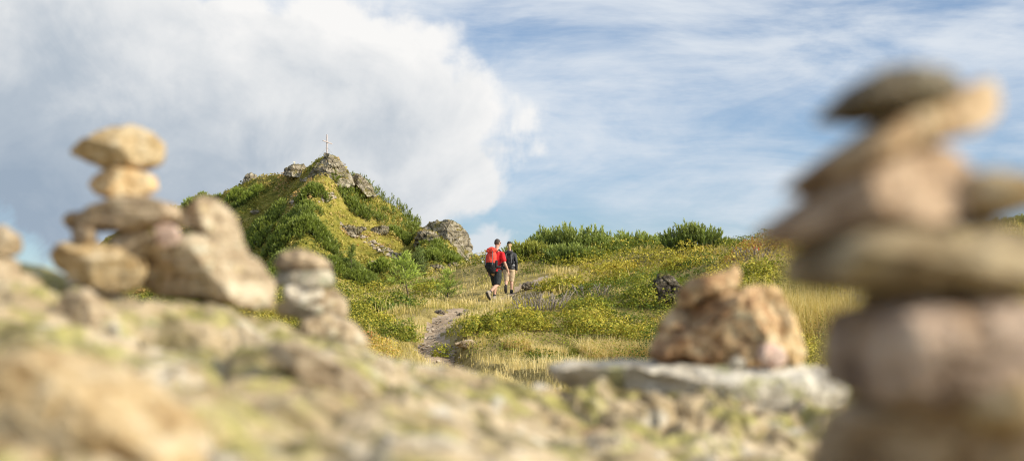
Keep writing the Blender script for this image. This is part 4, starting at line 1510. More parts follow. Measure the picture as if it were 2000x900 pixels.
for i, (u, v, wpx, hpx, lab) in enumerate([
    (834, 478, 46, 30, 'angular grey rock in front of the lower crag'),
    (818, 482, 22, 12, 'small grey rock at the left foot of the angular one'),
    (686, 462, 40, 18, 'pale grey rock beside the trail in the middle of the mountain'),
    (704, 452, 22, 10, 'flat pale rock just above the pale grey trail rock'),
    (742, 458, 38, 16, 'pale rock in the saddle between mountain and lower crag'),
    (621, 458, 16, 12, 'small rock at the right end of the dark pine band'),
    (852, 534, 34, 18, 'grey rock at the foot of the slope right of the larch saplings'),
    (884, 526, 26, 12, 'small grey rock under the round topped pine thicket'),
    (607, 352, 12, 8, 'pale block lying below the summit crag'),
    (590, 356, 10, 6, 'smaller pale block left below the summit crag'),
    (500, 418, 22, 7, 'narrow pale rock streak on the left flank'),
    (565, 347, 18, 10, 'little rock under the squat ridge rock'),
]):
    b = place(u, v)
    if np.isnan(b[0]):
        continue
    d = b[1]
    vb = HOR - (b[2] - EYE) * F / d
    q = [(u + wpx * .5 * math.cos(a) * (1 + .2 * math.sin(3 * a + i)), vb - hpx * .45 + hpx * .62 * math.sin(a) * (1 + .22 * math.cos(2 * a + 2 * i))) for a in np.linspace(0, 2 * math.pi, 10, endpoint=False)]
    stone('mountain_rock', q, d + .4, max(wpx * d / F * .4, .5), M_CRAG, lab, 'rock', 'rocks lying on the mountain', seed=420 + i, N=90, M=46, cuts=10, rough=.1, crag=.16, crag_scale=.9)

# summit cross
M_CROSS = plain_mat('weathered_wood', (.50, .41, .37), .75, 8, .15, .2, dist=.02)
M_WIRE = plain_mat('steel_wire', (.35, .35, .36), .5, 10, .1, .0)
cd = 207.0
cb = P(638.5, 302.5, cd)
cr = empty('summit_cross', cb, math.radians(34))
tag(cr, 'tall pale wooden cross standing on top of the summit crag', 'cross')
pm = cd / F
m = MB()
m.box((0, 0, 37.5 * pm / 2), (.072, .072, 37.5 * pm / 2 + .15))
m.build('post', M_CROSS, cr)
m = MB()
ca, sa = math.cos(math.radians(15)), math.sin(math.radians(15))
m.box((0, -.142, 24.5 * pm), (10.6 * pm, .065, .06), [[ca, 0, sa], [0, 1, 0], [-sa, 0, ca]])
m.build('crossbeam', M_CROSS, cr)
for sx, sy in ((-1, -.6), (1, -.6), (.9, .9), (-.9, .9)):
    m = MB()
    m.tube([(0, 0, 16 * pm), (sx * 1.5, sy * .8, -.75)], [.012, .012], 5, True, dome=False)
    m.build('guy_wire', M_WIRE, cr)
mk = MB()
b = P(575, 322, 218)
mk.tube([(0, 0, -.1), (0, 0, .25), (0, 0, .42)], [.13, .11, .07], 8)
mk.box((0, 0, .42), (.16, .1, .05))
tag(mk.build('boundary_marker', plain_mat('white_paint', (.75, .70, .55), .7), None, None), 'tiny pale marker post on the ridge rock left of the cross', 'marker')
bpy.data.objects['boundary_marker'].location = b


# ---- larch saplings
def larch(base, H, label, seed, lean=(0, 0), spread=.34, n_br=26, group=None, dens=1.0, nl=.05, col=((.16, .25, .04), (.58, .66, .15)), bare=.2):
    rg = np.random.default_rng(seed)
    root = empty('larch_sapling', base)
    tag(root, label, 'larch', group)

    def axis(t):
        return np.array([lean[0] * (1 - (1 - t) ** 2) * H, lean[1] * t * H, t * H])
    mb = MB()
    ts = np.linspace(0, 1, 8)
    mb.tube([axis(t) + (np.array([0, 0, -.05]) if t == 0 else 0) for t in ts], [max(.022 * H * (1 - t) ** .8, .004 * H) for t in ts], 7)
    L = Leaves()
    for k in range(n_br):
        t = bare + (1 - bare) * (k + rg.uniform(0, 1)) / n_br
        a = rg.uniform(0, 2 * math.pi)
        ln = spread * H * (1 - t) ** .75 * rg.uniform(.6, 1.15) + .04 * H
        p0 = axis(t)
        dr = np.array([math.cos(a), math.sin(a), rg.uniform(.05, .45)])
        pts = [p0, p0 + dr * ln * .5, p0 + dr * ln + np.array([0, 0, .12 * ln])]
        mb.tube(pts, [.006 * H, .004 * H, .002 * H], 4, True, dome=False)
        m_ = int(6 * dens) + 2
        s = np.linspace(.12, 1, m_)
        bp = p0 + dr[None] * (ln * s)[:, None] + np.array([0, 0, 1])[None] * (.12 * ln * s ** 2)[:, None] + rg.normal(size=(m_, 3)) * .02 * H
        ax = unit(dr[None] * .8 + rg.normal(size=(m_, 3)) * .55 + np.array([0, 0, .5]))
        v = rg.uniform(.75, 1.3, m_)[:, None]
        L.needles(bp, ax, nl * H * 2.0 * rg.uniform(.7, 1.3, m_), 12, .62, .13, np.array(col[0]) * v, np.array(col[1]) * v, rg, .9)
    tp = axis(1.0)[None]
    L.needles(tp - np.array([[0, 0, .06 * H]]), np.array([[0, 0, 1.0]]), .12 * H, 14, .5, .09, np.array(col[0]), np.array(col[1]), rg)
    L.build('crown', M_LARCH, root)
    mb.build('trunk', M_BARK, root)
    return root


def near_plant(u, v_base, v_top):
    b = place(u, v_base)
    return b, (v_base - v_top) * b[1] / F


b, h = near_plant(802, 590, 500)
larch(b, h, 'bright green larch sapling with a bare leaning trunk left of the path', 501, (-.16, 0), .50, 34, bare=.32)
b, h = near_plant(874, 588, 530)
larch(b, h, 'bushy bright green larch sapling between the leaning one and the hikers', 502, (.02, 0), .75, 40, bare=.0, dens=1.2)
b = ground_at(846, 49)
larch(b, (560 - 534) * 49 / F, 'low young larch peeping over the grassy ridge', 503, (0, 0), .5, 18, bare=.05)
b = ground_at(818, 178)
h = EYE + (HOR - 486) * 178 / F - b[2]
larch(b, h, 'taller pale green larch at the foot of the mountain behind the leaning sapling', 504, (0, 0), .30, 34, col=((.09, .13, .035), (.30, .36, .12)), bare=.05, nl=.04)
b, h = near_plant(792, 545, 505)
larch(b, h, 'small pale larch left of the taller one at the mountain foot', 505, (0, 0), .30, 26, col=((.09, .13, .035), (.30, .36, .12)), bare=.05, nl=.04)
b, h = near_plant(686, 540, 482)
larch(b, h, 'slender pale green larch among the dark low pine thicket', 506, (0, 0), .22, 34, col=((.09, .13, .03), (.32, .38, .10)), bare=.02, nl=.045)
b, h = near_plant(472, 440, 422)
larch(b, h, 'tiny larch above the wedge boulder on the left flank', 507, (0, 0), .25, 16, col=((.06, .08, .02), (.2, .22, .06)), bare=.02)


# ---- single shrubs, tussocks and rocks of the near slope
def leafy_shrub(b, Wd, H, n, leaf, label, tcol, seed, group=None, narrow=.5, name='leafy_shrub', pale=HEATH, cat='shrub'):
    rg = np.random.default_rng(seed)
    root = empty(name, b)
    tag(root, label, cat, group)
    p, d = dome_pts(n, Wd, Wd * .8, H, rg, .55, seed, .6)
    t = tcol + .12 * rg.normal(size=n) + .12 * vnoise(p * 6 / max(Wd, .3), seed)
    col = pal(t, pale) * rg.uniform(.75, 1.3, n)[:, None]
    s = max(leaf, .0016 * b[1]) * rg.uniform(.7, 1.4, n)
    L = Leaves()
    L.facing(p, unit(d + np.array([0, 0, .35])), s, s * narrow, col, .55, rg)
    L.build('foliage', M_LEAF, root)
    mb = MB()
    for k in range(10):
        q = p[rg.integers(0, n)] * .92
        mb.tube([(rg.normal() * .03, rg.normal() * .03, -.05), q * np.array([.55, .55, .5]), q], [.006, .0045, .002], 5, True, dome=False)
    mb.build('stems', M_STEM, root)
    return root


def tussock(b, Wd, H, n, w, label, tcol, seed, lean=.5, name='grass_tussock', cat='grass tussock'):
    rg = np.random.default_rng(seed)
    r = np.sqrt(rg.uniform(0, 1, n)) * Wd / 2
    a = rg.uniform(0, 6.283, n)
    c = np.stack([r * np.cos(a), r * np.sin(a) * .8, np.zeros(n) - .02], 1)
    gz = ground_z(c[:, 0] + b[0], c[:, 1] + b[1]) - b[2]
    c[:, 2] += gz
    t = tcol + .15 * rg.normal(size=n)
    L = Leaves()
    L.blades(c, H * rg.uniform(.5, 1.1, n), w * rg.uniform(.7, 1.3, n), pal(t - .3, STRAW), pal(t + .12, STRAW), lean, rg)
    o = L.build(name, M_GRASS)
    o.location = b
    return tag(o, label, cat)


b = place(770, 668)
leafy_shrub(b, 112 * b[1] / F, 46 * b[1] / F, 3800, .021, 'dark green leafy shrub left of the path near the rocks', .22, 601)
b = place(862, 700)
leafy_shrub(b, 48 * b[1] / F, 26 * b[1] / F, 500, .02, 'small low green shrub at the lower left edge of the path', .3, 602)
b = place(1265, 600)
leafy_shrub(b, 120 * b[1] / F, 52 * b[1] / F, 4200, .034, 'bright green rhododendron mound on the slope above the rust brown boulder', .27, 603)
b = place(1200, 560)
leafy_shrub(b, 90 * b[1] / F, 30 * b[1] / F, 2200, .04, 'second green rhododendron mound, left of the bright one', .36, 604)
b = place(1420, 590)
leafy_shrub(b, 120 * b[1] / F, 40 * b[1] / F, 2600, .034, 'green shrub mound behind the small brown stone with the raised tip', .33, 605)
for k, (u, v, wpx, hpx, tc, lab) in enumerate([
    (948, 655, 120, 46, .36, 'dark green heath mound beside the path right below the man in red'),
    (1030, 640, 100, 38, .50, 'golden heath mound below the bare grey twigs'),
    (1150, 655, 140, 44, .44, 'broad olive heath mound in the middle of the slope left of the rust boulder'),
    (1235, 668, 90, 36, .52, 'golden heath mound just left of the rust brown boulder'),
    (1098, 566, 100, 30, .40, 'low heath mound right of the weathered rock beside the hikers'),
    (1150, 612, 110, 34, .30, 'green heath mound in mid slope under the second rhododendron mound'),
    (1490, 556, 120, 46, .34, 'green heath mound behind the rust boulder near the close cairn'),
    (1330, 524, 90, 26, .46, 'golden heath mound under the lone pine bush on the skyline'),
    (1210, 530, 100, 24, .58, 'yellow heath mound below the right end of the pine clump'),
    (735, 640, 90, 30, .48, 'golden heath mound at the left edge of the slope behind the slate cairn'),
    (722, 612, 130, 34, .10, 'long dark heath mound, cast shadow put into its colour, left of the leaning larch'),  # this mound and the next: very dark leaf tone stands in for a cast shadow
    (775, 600, 110, 28, .14, 'dark heath mound, cast shadow put into its colour, right behind the trunk of the leaning larch'),
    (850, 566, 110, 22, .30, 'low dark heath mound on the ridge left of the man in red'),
]):
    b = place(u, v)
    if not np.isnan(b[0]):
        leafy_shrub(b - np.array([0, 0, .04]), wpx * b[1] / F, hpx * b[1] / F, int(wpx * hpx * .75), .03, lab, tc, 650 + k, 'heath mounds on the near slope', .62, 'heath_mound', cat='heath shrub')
b = P(1600, 722, 21.5)
b[2] = ground_z(b[0], b[1])[0]
leafy_shrub(b, 118 * b[1] / F, (HOR - 628) * b[1] / F - (b[2] - EYE), 2600, .034, 'glossy narrow leaved shrub between the rusty boulder and the close cairn', .22, 606, narrow=.34)
b = P(1578, 0, 24.5)
b[2] = ground_z(b[0], b[1])[0]
tussock(b, 230 * b[1] / F, (HOR - 548) * b[1] / F - (b[2] - EYE), 7000, .011, 'tall golden grass clump right of the rust brown boulder', .70, 607, .42, cat='tall grass')
b = place(1190, 706)
tussock(b, 120 * b[1] / F, .42, 2200, .009, 'bleached straw tussock beside the left end of the pale ledge', .95, 608, .6)
for k, (u, v, wpx, hh, lab) in enumerate([(1235, 704, 80, .40, 'pale straw tussock at the left foot of the rust brown boulder'), (1072, 700, 70, .26, 'low straw tussock at the right edge of the path bottom'), (1010, 682, 60, .28, 'straw tussock right of the lower path bend')]):
    b = place(u, v)
    tussock(b, wpx * b[1] / F, hh, 1100, .009, lab, .9, 660 + k, .6)
b = place(1118, 698)
tussock(b, 44 * b[1] / F, .2, 700, .009, 'small fresh green grass tuft beside the bleached tussock', .22, 609, .5)


def dead_shrub(b, Wd, H, n, label, seed):
    rg = np.random.default_rng(seed)
    mb = MB()
    for k in range(n):
        x = rg.uniform(-.5, .5) * Wd
        y = rg.uniform(-.3, .3) * Wd
        h = H * rg.uniform(.5, 1.1)
        lx, ly = rg.normal() * .25 * h + x * .25, rg.normal() * .2 * h
        r = max(.0035, .00028 * b[1])
        p0, p1, p2 = np.array([x, y, -.05]), np.array([x + lx * .4, y + ly * .4, h * .55]), np.array([x + lx, y + ly, h])
        mb.tube([p0, p1, p2], [r * 1.3, r, r * .6], 4, True, dome=False)
        for _ in range(2):
            q = p1 + (p2 - p1) * rg.uniform(0, .6)
            mb.tube([q, q + np.array([rg.normal() * .3, rg.normal() * .3, .6]) * h * .45], [r * .8, r * .5], 4, True, dome=False)
    o = mb.build('dead_shrub', M_TWIG)
    o.location = b
    return tag(o, label, 'dead shrub')


b = place(1058, 606)
dead_shrub(b, 96 * b[1] / F, 34 * b[1] / F, 52, 'bare grey twigs of a dead shrub right below the hikers', 611)
b = place(1470, 508)
dead_shrub(b, 70 * b[1] / F, 22 * b[1] / F, 30, 'bare twigs of a withered shrub near the right skyline', 612)
b = place(1160, 580)
dead_shrub(b, 60 * b[1] / F, 24 * b[1] / F, 20, 'thin bare twigs of a withered shrub in mid slope', 613)

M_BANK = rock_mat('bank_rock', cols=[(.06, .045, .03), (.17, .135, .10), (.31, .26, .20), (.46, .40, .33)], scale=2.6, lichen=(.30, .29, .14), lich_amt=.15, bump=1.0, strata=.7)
M_BANK_SHADE = rock_mat('bank_rock_shade', cols=[(.02, .015, .01), (.07, .055, .04), (.14, .115, .085), (.26, .22, .17)], scale=2.2, lichen=(.2, .19, .09), lich_amt=.2, bump=1.2, strata=.9, moss=((.10, .11, .02), (.25, .2, .05)))  # bank rock again, darkened to put a recess's shade into the colour
for i, (u, v, wpx, hpx, lab, mt, nm) in enumerate([
    (1038, 566, 40, 15, 'weathered brown grey rock on the path edge right of the hikers', M_BANK, 'rock'),
    (1326, 528, 22, 14, 'small grey rock among the heath above the green mounds', M_BANK, 'rock'),
    (1304, 604, 56, 64, 'rock step coloured dark as a shaded recess in the slope left of the small brown stone', M_BANK_SHADE, 'rock'),
    (1648, 620, 90, 46, 'broken rocky bank half hidden by the close cairn', M_BANK, 'rock'),
    (1474, 490, 40, 18, 'grey rock on the skyline carrying a red and white painted trail mark', M_BANK, 'rock'),
    (1512, 486, 30, 16, 'brown rock on the skyline at the left tip of the close cairn', M_BANK, 'rock'),
    (905, 622, 22, 7, 'flat stone step in the path below the man in red', M_BANK, 'rock'),
    (858, 618, 22, 9, 'small stone on the left edge of the path', M_BANK, 'rock'),
    (915, 682, 60, 10, 'flat stone lying across the lower path', 'greytan', 'rock'),
]):
    b = place(u, v)
    if np.isnan(b[0]):
        b = ground_at(u, 50)
    d = b[1]
    vb = HOR - (b[2] - EYE) * F / d
    q = [(u + wpx * .5 * math.cos(a) * (1 + .15 * math.sin(3 * a + i)), vb - hpx * .42 + hpx * .6 * math.sin(a) * (1 + .2 * math.cos(2 * a + 2 * i))) for a in np.linspace(0, 2 * math.pi, 12, endpoint=False)]
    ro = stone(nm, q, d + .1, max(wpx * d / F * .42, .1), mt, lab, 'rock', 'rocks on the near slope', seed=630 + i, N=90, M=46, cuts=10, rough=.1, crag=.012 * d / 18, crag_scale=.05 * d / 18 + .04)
    if 'trail mark' in lab:
        dep_ = max(wpx * d / F * .42, .1)
        pt = [plain_mat('mark_red', (.62, .03, .03), .6, 30, .1, .05), plain_mat('mark_white', (.8, .78, .74), .6, 30, .05, .05)]
        for k, (du, mm) in enumerate(((-5, 0), (0, 1), (5, 0))):
            m = MB()
            m.box(((9 + du - 5) * d / F * .8, -dep_ * .86, (490 - 481) * d / F), (2.3 * d / F * .8, .05, 3.4 * d / F))
            m.build('trail_mark', pt[mm], ro)

# ---------------------------------------------------------------- the two hikers
M_SKIN = plain_mat('skin', (.56, .33, .23), .55, 25, .06, .1, .35)
M_HAIR_D = plain_mat('dark_hair', (.045, .028, .018), .6, 120, .4, .6, .4, .01)
M_HAIR_B = plain_mat('blond_hair', (.46, .31, .13), .55, 120, .35, .6, .4, .01)
M_RED = plain_mat('red_shirt', (.60, .022, .028), .8, 22, .12, .25, .2, .02)
M_PACKRED = plain_mat('red_pack_cloth', (.72, .075, .045), .7, 26, .14, .35, .3, .02)
M_BLACK = plain_mat('black_cloth', (.022, .022, .024), .8, 22, .3, .3, .25, .02)
M_SHORTS = plain_mat('charcoal_cloth', (.030, .033, .034), .8, 16, .3, .4, .25, .03)
M_JACKET = plain_mat('dark_jacket', (.032, .032, .036), .6, 20, .3, .4, .35, .03)
M_BEIGE = plain_mat('beige_cloth', (.56, .42, .27), .85, 18, .12, .35, .2, .03)
M_GREY = plain_mat('grey_webbing', (.22, .22, .23), .7, 40, .2, .2)
M_SHOE = plain_mat('shoe_leather', (.34, .28, .21), .75, 40, .2, .2)
M_SOLE = plain_mat('shoe_sole', (.06, .055, .05), .8, 40, .2, .2)
M_EYE = plain_mat('eye', (.05, .035, .03), .2, 40, .0, .0, .5)
M_LIP = plain_mat('lips', (.45, .18, .15), .5, 60, .05, .1)


def head_fn(V):
    V = V.copy()
    z = V[:, 2]
    low = np.clip(-z, 0, 1)
    V[:, 0] *= 1 - .30 * low ** 1.3
    V[:, 1] *= 1 - .10 * low
    V[:, 1] += .16 * low * (V[:, 1] > 0)           # chin forward
    V[:, 1] -= .10 * np.clip(z, 0, 1) * (V[:, 1] < 0) * .6
    return V


def person(loc, rz, S, J, label, top, legs, hair, head_turn=0.0, kind='man'):
    root = empty('person', loc, rz)
    root.rotation_euler.x = math.radians(-4)
    root.scale = (S, S, S)
    tag(root, label, 'person', 'hikers walking up the path')
    a = lambda k: np.array(J[k], float)
    nk, hd = a('neck'), a('head')
    ct, st_ = math.cos(head_turn), math.sin(head_turn)
    Rh = np.array([[ct, -st_, 0], [st_, ct, 0], [0, 0, 1]])

    def H(p):
        return hd + Rh @ np.array(p, float)
    wf = 1.0 if kind == 'man' else .9
    torso = [((0, 0, .84), (.150, .115)), ((0, -.005, .92), (.172, .122)), ((0, .0, 1.03), (.148 * wf, .108)), ((0, .015, 1.18), (.158 * wf, .115)),
             ((0, .03, 1.33), (.178 * wf, .122)), ((0, .03, 1.43), (.165 * wf, .100)), ((0, .03, 1.485), (.09, .075))]
    mb = MB()
    mb.tube([p for p, _ in torso], [r for _, r in torso], 20)
    mb.tube([(0, .03, 1.44), nk, hd + np.array([0, -.01, -.05])], [(.075, .07), (.056, .06), (.055, .062)], 14)
    mb.ball((0, 0, 0), (.077, .098, .120), 16, 22, fn=head_fn)
    mb.v[-1] = mb.v[-1] @ Rh.T + hd
    mb.tube([H((0, .085, .02)), H((0, .112, -.02)), H((0, .105, -.03))], [.011, .016, .014], 8)       # nose
    mb.tube([H((-.04, .083, .035)), H((.04, .083, .035))], [.014, .014], 8)                            # brow
    for sx in (-1, 1):
        mb.ball(H((sx * .079, -.005, -.005)), (.012, .022, .034), 8, 10)
        s = 'R' if sx > 0 else 'L'
        sh, elb, wr = a(s + '_sh'), a(s + '_el'), a(s + '_wr')
        mb.tube([sh, sh * .55 + elb * .45, elb, elb * .72 + wr * .28, wr], [.056 * wf, .050 * wf, .041 * wf, .042 * wf, .029 * wf], 12)
        # hand: palm, four fingers, thumb
        fd = wr - elb
        fd /= np.linalg.norm(fd)
        fd = fd * .75 + np.array([0, .1, -.5])
        fd /= np.linalg.norm(fd)
        fr = np.array([0, 1, 0.]) - fd * fd[1]
        fr /= np.linalg.norm(fr)
        sd = np.cross(fd, fr)
        inw = sd * (-1 if np.dot(sd, [sx, 0, 0]) > 0 else 1)
        pe = wr + fd * .095
        mb.tube([wr, wr + fd * .04, pe], [(.022, .027), (.018, .040), (.015, .042)], 12, up=fr)
        for k, (o, ln) in enumerate(((.031, .072), (.011, .082), (-.010, .076), (-.030, .058))):
            p0 = wr + fd * .088 + fr * o
            p1 = p0 + fd * ln * .45 + inw * .006
            p2 = p1 + fd * ln * .32 + inw * .016
            p3 = p2 + fd * ln * .18 + inw * .020
            mb.tube([p0, p1, p2, p3], [.0092, .0088, .008, .0068], 8)
        t0 = wr + fd * .03 + fr * .026
        mb.tube([t0, t0 + fd * .032 + fr * .026 + inw * .006, t0 + fd * .062 + fr * .030 + inw * .014], [.0125, .0105, .0085], 8)
        hp, kn, an = a(s + '_hip'), a(s + '_kn'), a(s + '_an')
        cb_ = kn * .68 + an * .32 + np.array([0, -.018, 0])
        mb.tube([hp, hp * .6 + kn * .4, kn, cb_, kn * .25 + an * .75, an], [.092, .080, .057, .058, .040, .036], 14)
        ft = a(s + '_to')
        mb.tube([an + np.array([0, -.02, -.03]), an * .5 + ft * .5 + np.array([0, 0, -.005]), ft], [(.036, .036), (.038, .03), (.036, .022)], 10, up=(0, 0, 1))
    body = mb.build('body', M_SKIN, root, remesh=.0075, smooth_it=3)
    del body
    for sx in (-1, 1):
        m = MB()
        m.ball(H((sx * .032, .088, .012)), .011, 8, 10)
        m.build('eye', M_EYE, root)
    m = MB()
    m.tube([H((-.022, .098, -.058)), H((0, .103, -.058)), H((.022, .098, -.058))], [.004, .006, .004], 6)
    m.build('mouth', M_LIP, root)
    # hair
    m = MB()
    hr = np.random.default_rng(5)

    def cap_fn(V):
        V = head_fn(V)
        V *= 1 + .05 * vnoise(V * 7 + 3, 3)[:, None]
        f = (V[:, 1] > .28) & (V[:, 2] < .45)
        V[f] *= .86
        lowv = V[:, 2] < (-.32 if kind == 'man' else -.7)
        V[lowv] *= .80
        return V
    m.ball((0, 0, 0), (.083, .104, .127), 20, 26, fn=cap_fn)
    m.v[-1] = m.v[-1] @ Rh.T + hd + Rh @ np.array([0, -.006, .006])
    if kind != 'man':
        m.tube([H((0, -.09, -.02)), H((.0, -.125, -.06)), H((.005, -.12, -.13)), H((0, -.11, -.19))], [.036, .042, .034, .012], 10)
    m.build('hair', hair, root, remesh=.008, smooth_it=1, disp=lambda c: .004 * vnoise(c * np.array([90, 90, 25]), 9))
    fold = lambda c: .010 * fbm(c * np.array([9, 9, 6]), 12, 3)
    # top with sleeves
    m = MB()
    g = .020 if kind == 'man' else .030
    tt = [((0, -.008, .86), (.182, .134))] + torso[2:]
    m.tube([p for p, _ in tt], [(r[0] + g, r[1] + g) if i < len(tt) - 1 else (r[0], r[1]) for i, (_, r) in enumerate(tt)], 20, dome=False)
    for s in 'LR':
        sh, elb, wr = a(s + '_sh'), a(s + '_el'), a(s + '_wr')
        if kind == 'man':
            q = sh * .25 + elb * .75
            m.tube([sh * .8 + np.array([0, .03, 1.42]) * .2, sh, sh * .6 + elb * .4, q], [.07, .076, .076, .078], 14)
        else:
            m.tube([sh * .8 + np.array([0, .03, 1.42]) * .2, sh, elb, wr + (wr - elb) * .02], [.07, .072, .060, .044], 14)
    m.build('shirt' if kind == 'man' else 'jacket', top, root, remesh=.010, smooth_it=2, disp=fold)
    # shorts
    m = MB()
    m.tube([(0, -.005, .80), (0, -.005, .90), (0, 0, 1.0)], [(.175, .135), (.192, .142), (.172, .128)], 20, dome=False)
    for s in 'LR':
        hp, kn, an = a(s + '_hip'), a(s + '_kn'), a(s + '_an')
        e = kn + (kn - hp) * (-.02 if kind == 'man' else .0) + (an - kn) * (.05 if kind == 'man' else .12)
        m.tube([hp + np.array([0, 0, .02]), hp * .5 + kn * .5, e], [(.118, .118), (.108, .110), (.098, .100) if kind == 'man' else (.078, .080)], 16, dome=False)
    m.build('shorts', legs, root, remesh=.010, smooth_it=2, disp=fold)
    for s in 'LR':
        kn, an, ft = a(s + '_kn'), a(s + '_an'), a(s + '_to')
        m = MB()
        u_ = (kn - an) / np.linalg.norm(kn - an)
        m.tube([an - u_ * .03, an + u_ * (.10 if kind == 'man' else .07)], [.044, .046], 12, dome=False)
        m.build('sock', M_BLACK, root, smooth=True)
        fdir = ft - an
        fdir /= np.linalg.norm(fdir)
        dn = -u_ - fdir * np.dot(-u_, fdir)
        dn /= np.linalg.norm(dn)
        m = MB()
        heel = an - fdir * .045 + dn * .035
        m.tube([heel, an + fdir * .04 + dn * .03, ft * .55 + an * .45 + dn * .03, ft + fdir * .01], [(.046, .05), (.050, .060), (.052, .044), (.046, .028)], 12, up=-dn)
        m.tube([an + dn * .01, an + u_ * .055], [.054, .055], 12, dome=False)
        shoe = m.build('shoe', M_SHOE if kind == 'man' else M_BLACK, root, remesh=.008, smooth_it=2)
        m = MB()
        m.tube([heel + dn * .045, an + fdir * .05 + dn * .078, ft * .6 + an * .4 + dn * .056, ft + fdir * .015 + dn * .022], [(.050, .014), (.050, .014), (.056, .014), (.048, .012)], 12, up=-dn)
        m.build('sole', M_SOLE, shoe)
    return root, H


def pack(loc, rz, S, label, main, bottom, strapm, hgt, wid, dep):
    """a rucksack worn on the back; origin at the wearer's feet"""
    root = empty('backpack', loc, rz)
    root.rotation_euler.x = math.radians(-4)
    root.scale = (S, S, S)
    tag(root, label, 'backpack')
    zc = 1.20
    crease = lambda c: .012 * fbm(c * 11, 19, 3)
    m = MB()
    yb = -.155
    m.tube([(0, yb - dep * .9, zc - hgt * .42), (0, yb - dep * 1.05, zc - hgt * .1), (0, yb - dep * .95, zc + hgt * .25), (0, yb - dep * .8, zc + hgt * .42)],
           [(wid * .92, dep * .95), (wid, dep * 1.08), (wid * .95, dep), (wid * .75, dep * .8)], 22)
    m.build('pack_body', main, root, remesh=.012, smooth_it=2, disp=crease)
    m = MB()
    m.ball((0, yb - dep * .85, zc + hgt * .56), (wid * .95, dep * 1.12, hgt * .17), 14, 22)
    m.tube([(-wid * .6, yb - dep * 1.7, zc + hgt * .46), (wid * .6, yb - dep * 1.7, zc + hgt * .46)], [.035, .035], 10)
    m.build('lid', main, root, remesh=.010, smooth_it=1, disp=crease)
    m = MB()
    m.tube([(0, yb - dep * .85, zc - hgt * .62), (0, yb - dep * .95, zc - hgt * .45), (0, yb - dep, zc - hgt * .28)], [(wid * .9, dep * .9), (wid * 1.0, dep * 1.08), (wid * 1.02, dep * 1.14)], 22)
    m.build('base_panel', bottom, root, remesh=.012, smooth_it=2, disp=crease)
    for sx in (-1, 1):
        m = MB()
        m.tube([(sx * .085, -.13, zc + hgt * .45), (sx * .10, -.02, 1.52), (sx * .115, .12, 1.46), (sx * .13, .165, 1.32), (sx * .16, .12, 1.15), (sx * .175, -.04, 1.05), (sx * .15, -.15, 1.0)],
               [(.028, .010)] * 7, 10, up=(0, 1, .3))
        m.build('shoulder_strap', strapm, root)
        m = MB()
        m.tube([(sx * wid * .62, yb - dep * 2.0, zc + hgt * .45), (sx * wid * .68, yb - dep * 2.16, zc + hgt * .1), (sx * wid * .70, yb - dep * 2.1, zc - hgt * .35)], [(.011, .006)] * 3, 8)
        m.build('buckle_strap', M_GREY, root)
        m = MB()
        m.tube([(sx * wid * .8, yb - dep * .7, 1.0), (sx * .20, -.05, .99), (sx * .19, .08, .98), (sx * .04, .165, .98)], [(.010, .032)] * 4, 10, up=(0, 0, 1))
        m.build('hip_belt', strapm, root)
        m = MB()
        m.tube([(sx * wid * 1.02, yb - dep, zc - hgt * .42), (sx * wid * 1.04, yb - dep, zc - hgt * .1)], [(.03, .05), (.034, .058)], 10)
        m.build('side_pocket', bottom, root, disp=None)
    return root


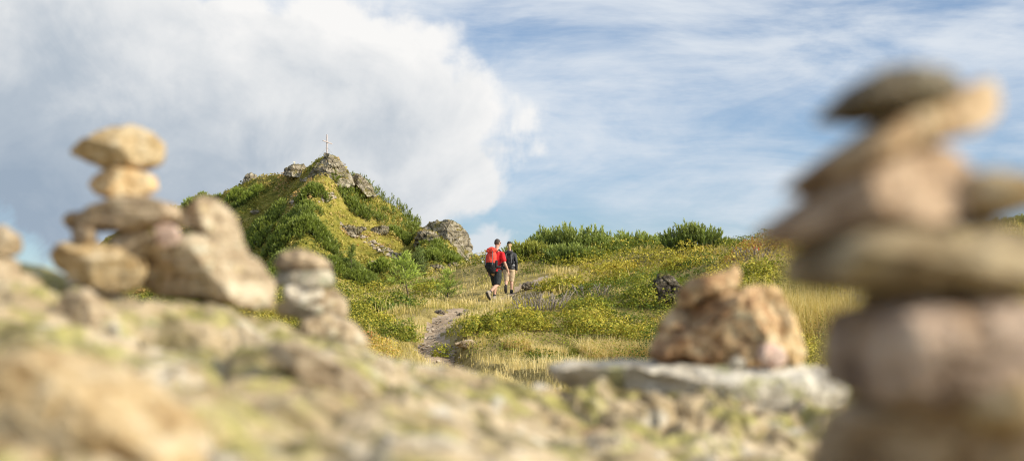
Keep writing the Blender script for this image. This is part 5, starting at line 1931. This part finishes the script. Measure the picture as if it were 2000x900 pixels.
mJ = dict(neck=(0, .045, 1.55), head=(.01, .065, 1.715),
          L_sh=(-.195, .02, 1.405), L_el=(-.285, -.05, 1.12), L_wr=(-.265, .05, .885), R_sh=(.195, .02, 1.405), R_el=(.315, -.03, 1.13), R_wr=(.385, .07, .90),
          L_hip=(-.092, 0, .89), L_kn=(-.085, .20, .50), L_an=(-.075, .13, .10), L_to=(-.085, .30, .045),
          R_hip=(.092, 0, .89), R_kn=(.125, -.06, .475), R_an=(.03, -.42, .20), R_to=(.05, -.33, .02))
wJ = dict(neck=(0, .045, 1.55), head=(0, .065, 1.715),
          L_sh=(-.175, .02, 1.395), L_el=(-.235, -.04, 1.12), L_wr=(-.235, .06, .885), R_sh=(.175, .02, 1.395), R_el=(.25, -.03, 1.12), R_wr=(.25, .03, .87),
          L_hip=(-.088, 0, .89), L_kn=(-.09, .02, .48), L_an=(-.085, -.33, .24), L_to=(-.085, -.30, .06),
          R_hip=(.088, 0, .89), R_kn=(.092, .06, .50), R_an=(.085, .02, .10), R_to=(.095, .19, .045))
mp_ = ground_at(965.5, 42.0)
mp_[2] -= .02
_, Hm = person(mp_, math.radians(-27), 1.0, mJ, 'hiker in a red t-shirt and black shorts walking uphill with a big red backpack', M_RED, M_SHORTS, M_HAIR_D, -.35, 'man')
pack(mp_, math.radians(-27), 1.0, 'big red backpack with a black base worn by the man in the red t-shirt', M_PACKRED, M_BLACK, M_BLACK, .50, .170, .125)
wp_ = ground_at(994, 43.2)
wp_[2] -= .02
wr_, Hw = person(wp_, math.radians(-4), .885, wJ, 'hiker in a dark jacket and beige shorts walking uphill beside the man in red', M_JACKET, M_BEIGE, M_HAIR_B, .05, 'woman')
pack(wp_, math.radians(-4), .885, 'small black backpack worn by the woman in the dark jacket', M_BLACK, M_BLACK, M_GREY, .40, .135, .075)
m = MB()
m.ball((0, 0, 0), (.089, .110, .126), 16, 24, fn=lambda V: np.where((V[:, 2:3] < .12), V * np.array([.9, .9, 0]) + np.array([0, 0, .12]), V))
m.v[-1] += np.array(wJ['head']) + np.array([0, -.004, .012])
m.tube([Hw((-.05, .10, .045)), Hw((0, .155, .04)), Hw((.05, .10, .045))], [(.02, .006)] * 3, 8, up=(0, 0, 1))
m.build('cap', M_BLACK, wr_)
m = MB()
m.tube([Hm((-.08, .03, .02)), Hm((-.03, .108, .014)), Hm((.03, .108, .014)), Hm((.08, .03, .02)), Hm((.082, -.02, .02))], [(.004, .010), (.006, .018), (.006, .018), (.004, .010), (.003, .003)], 8, up=(0, 0, 1))
m.build('sunglasses', M_EYE, [o for o in bpy.data.objects if o.name.startswith('person') and o.parent is None][0])
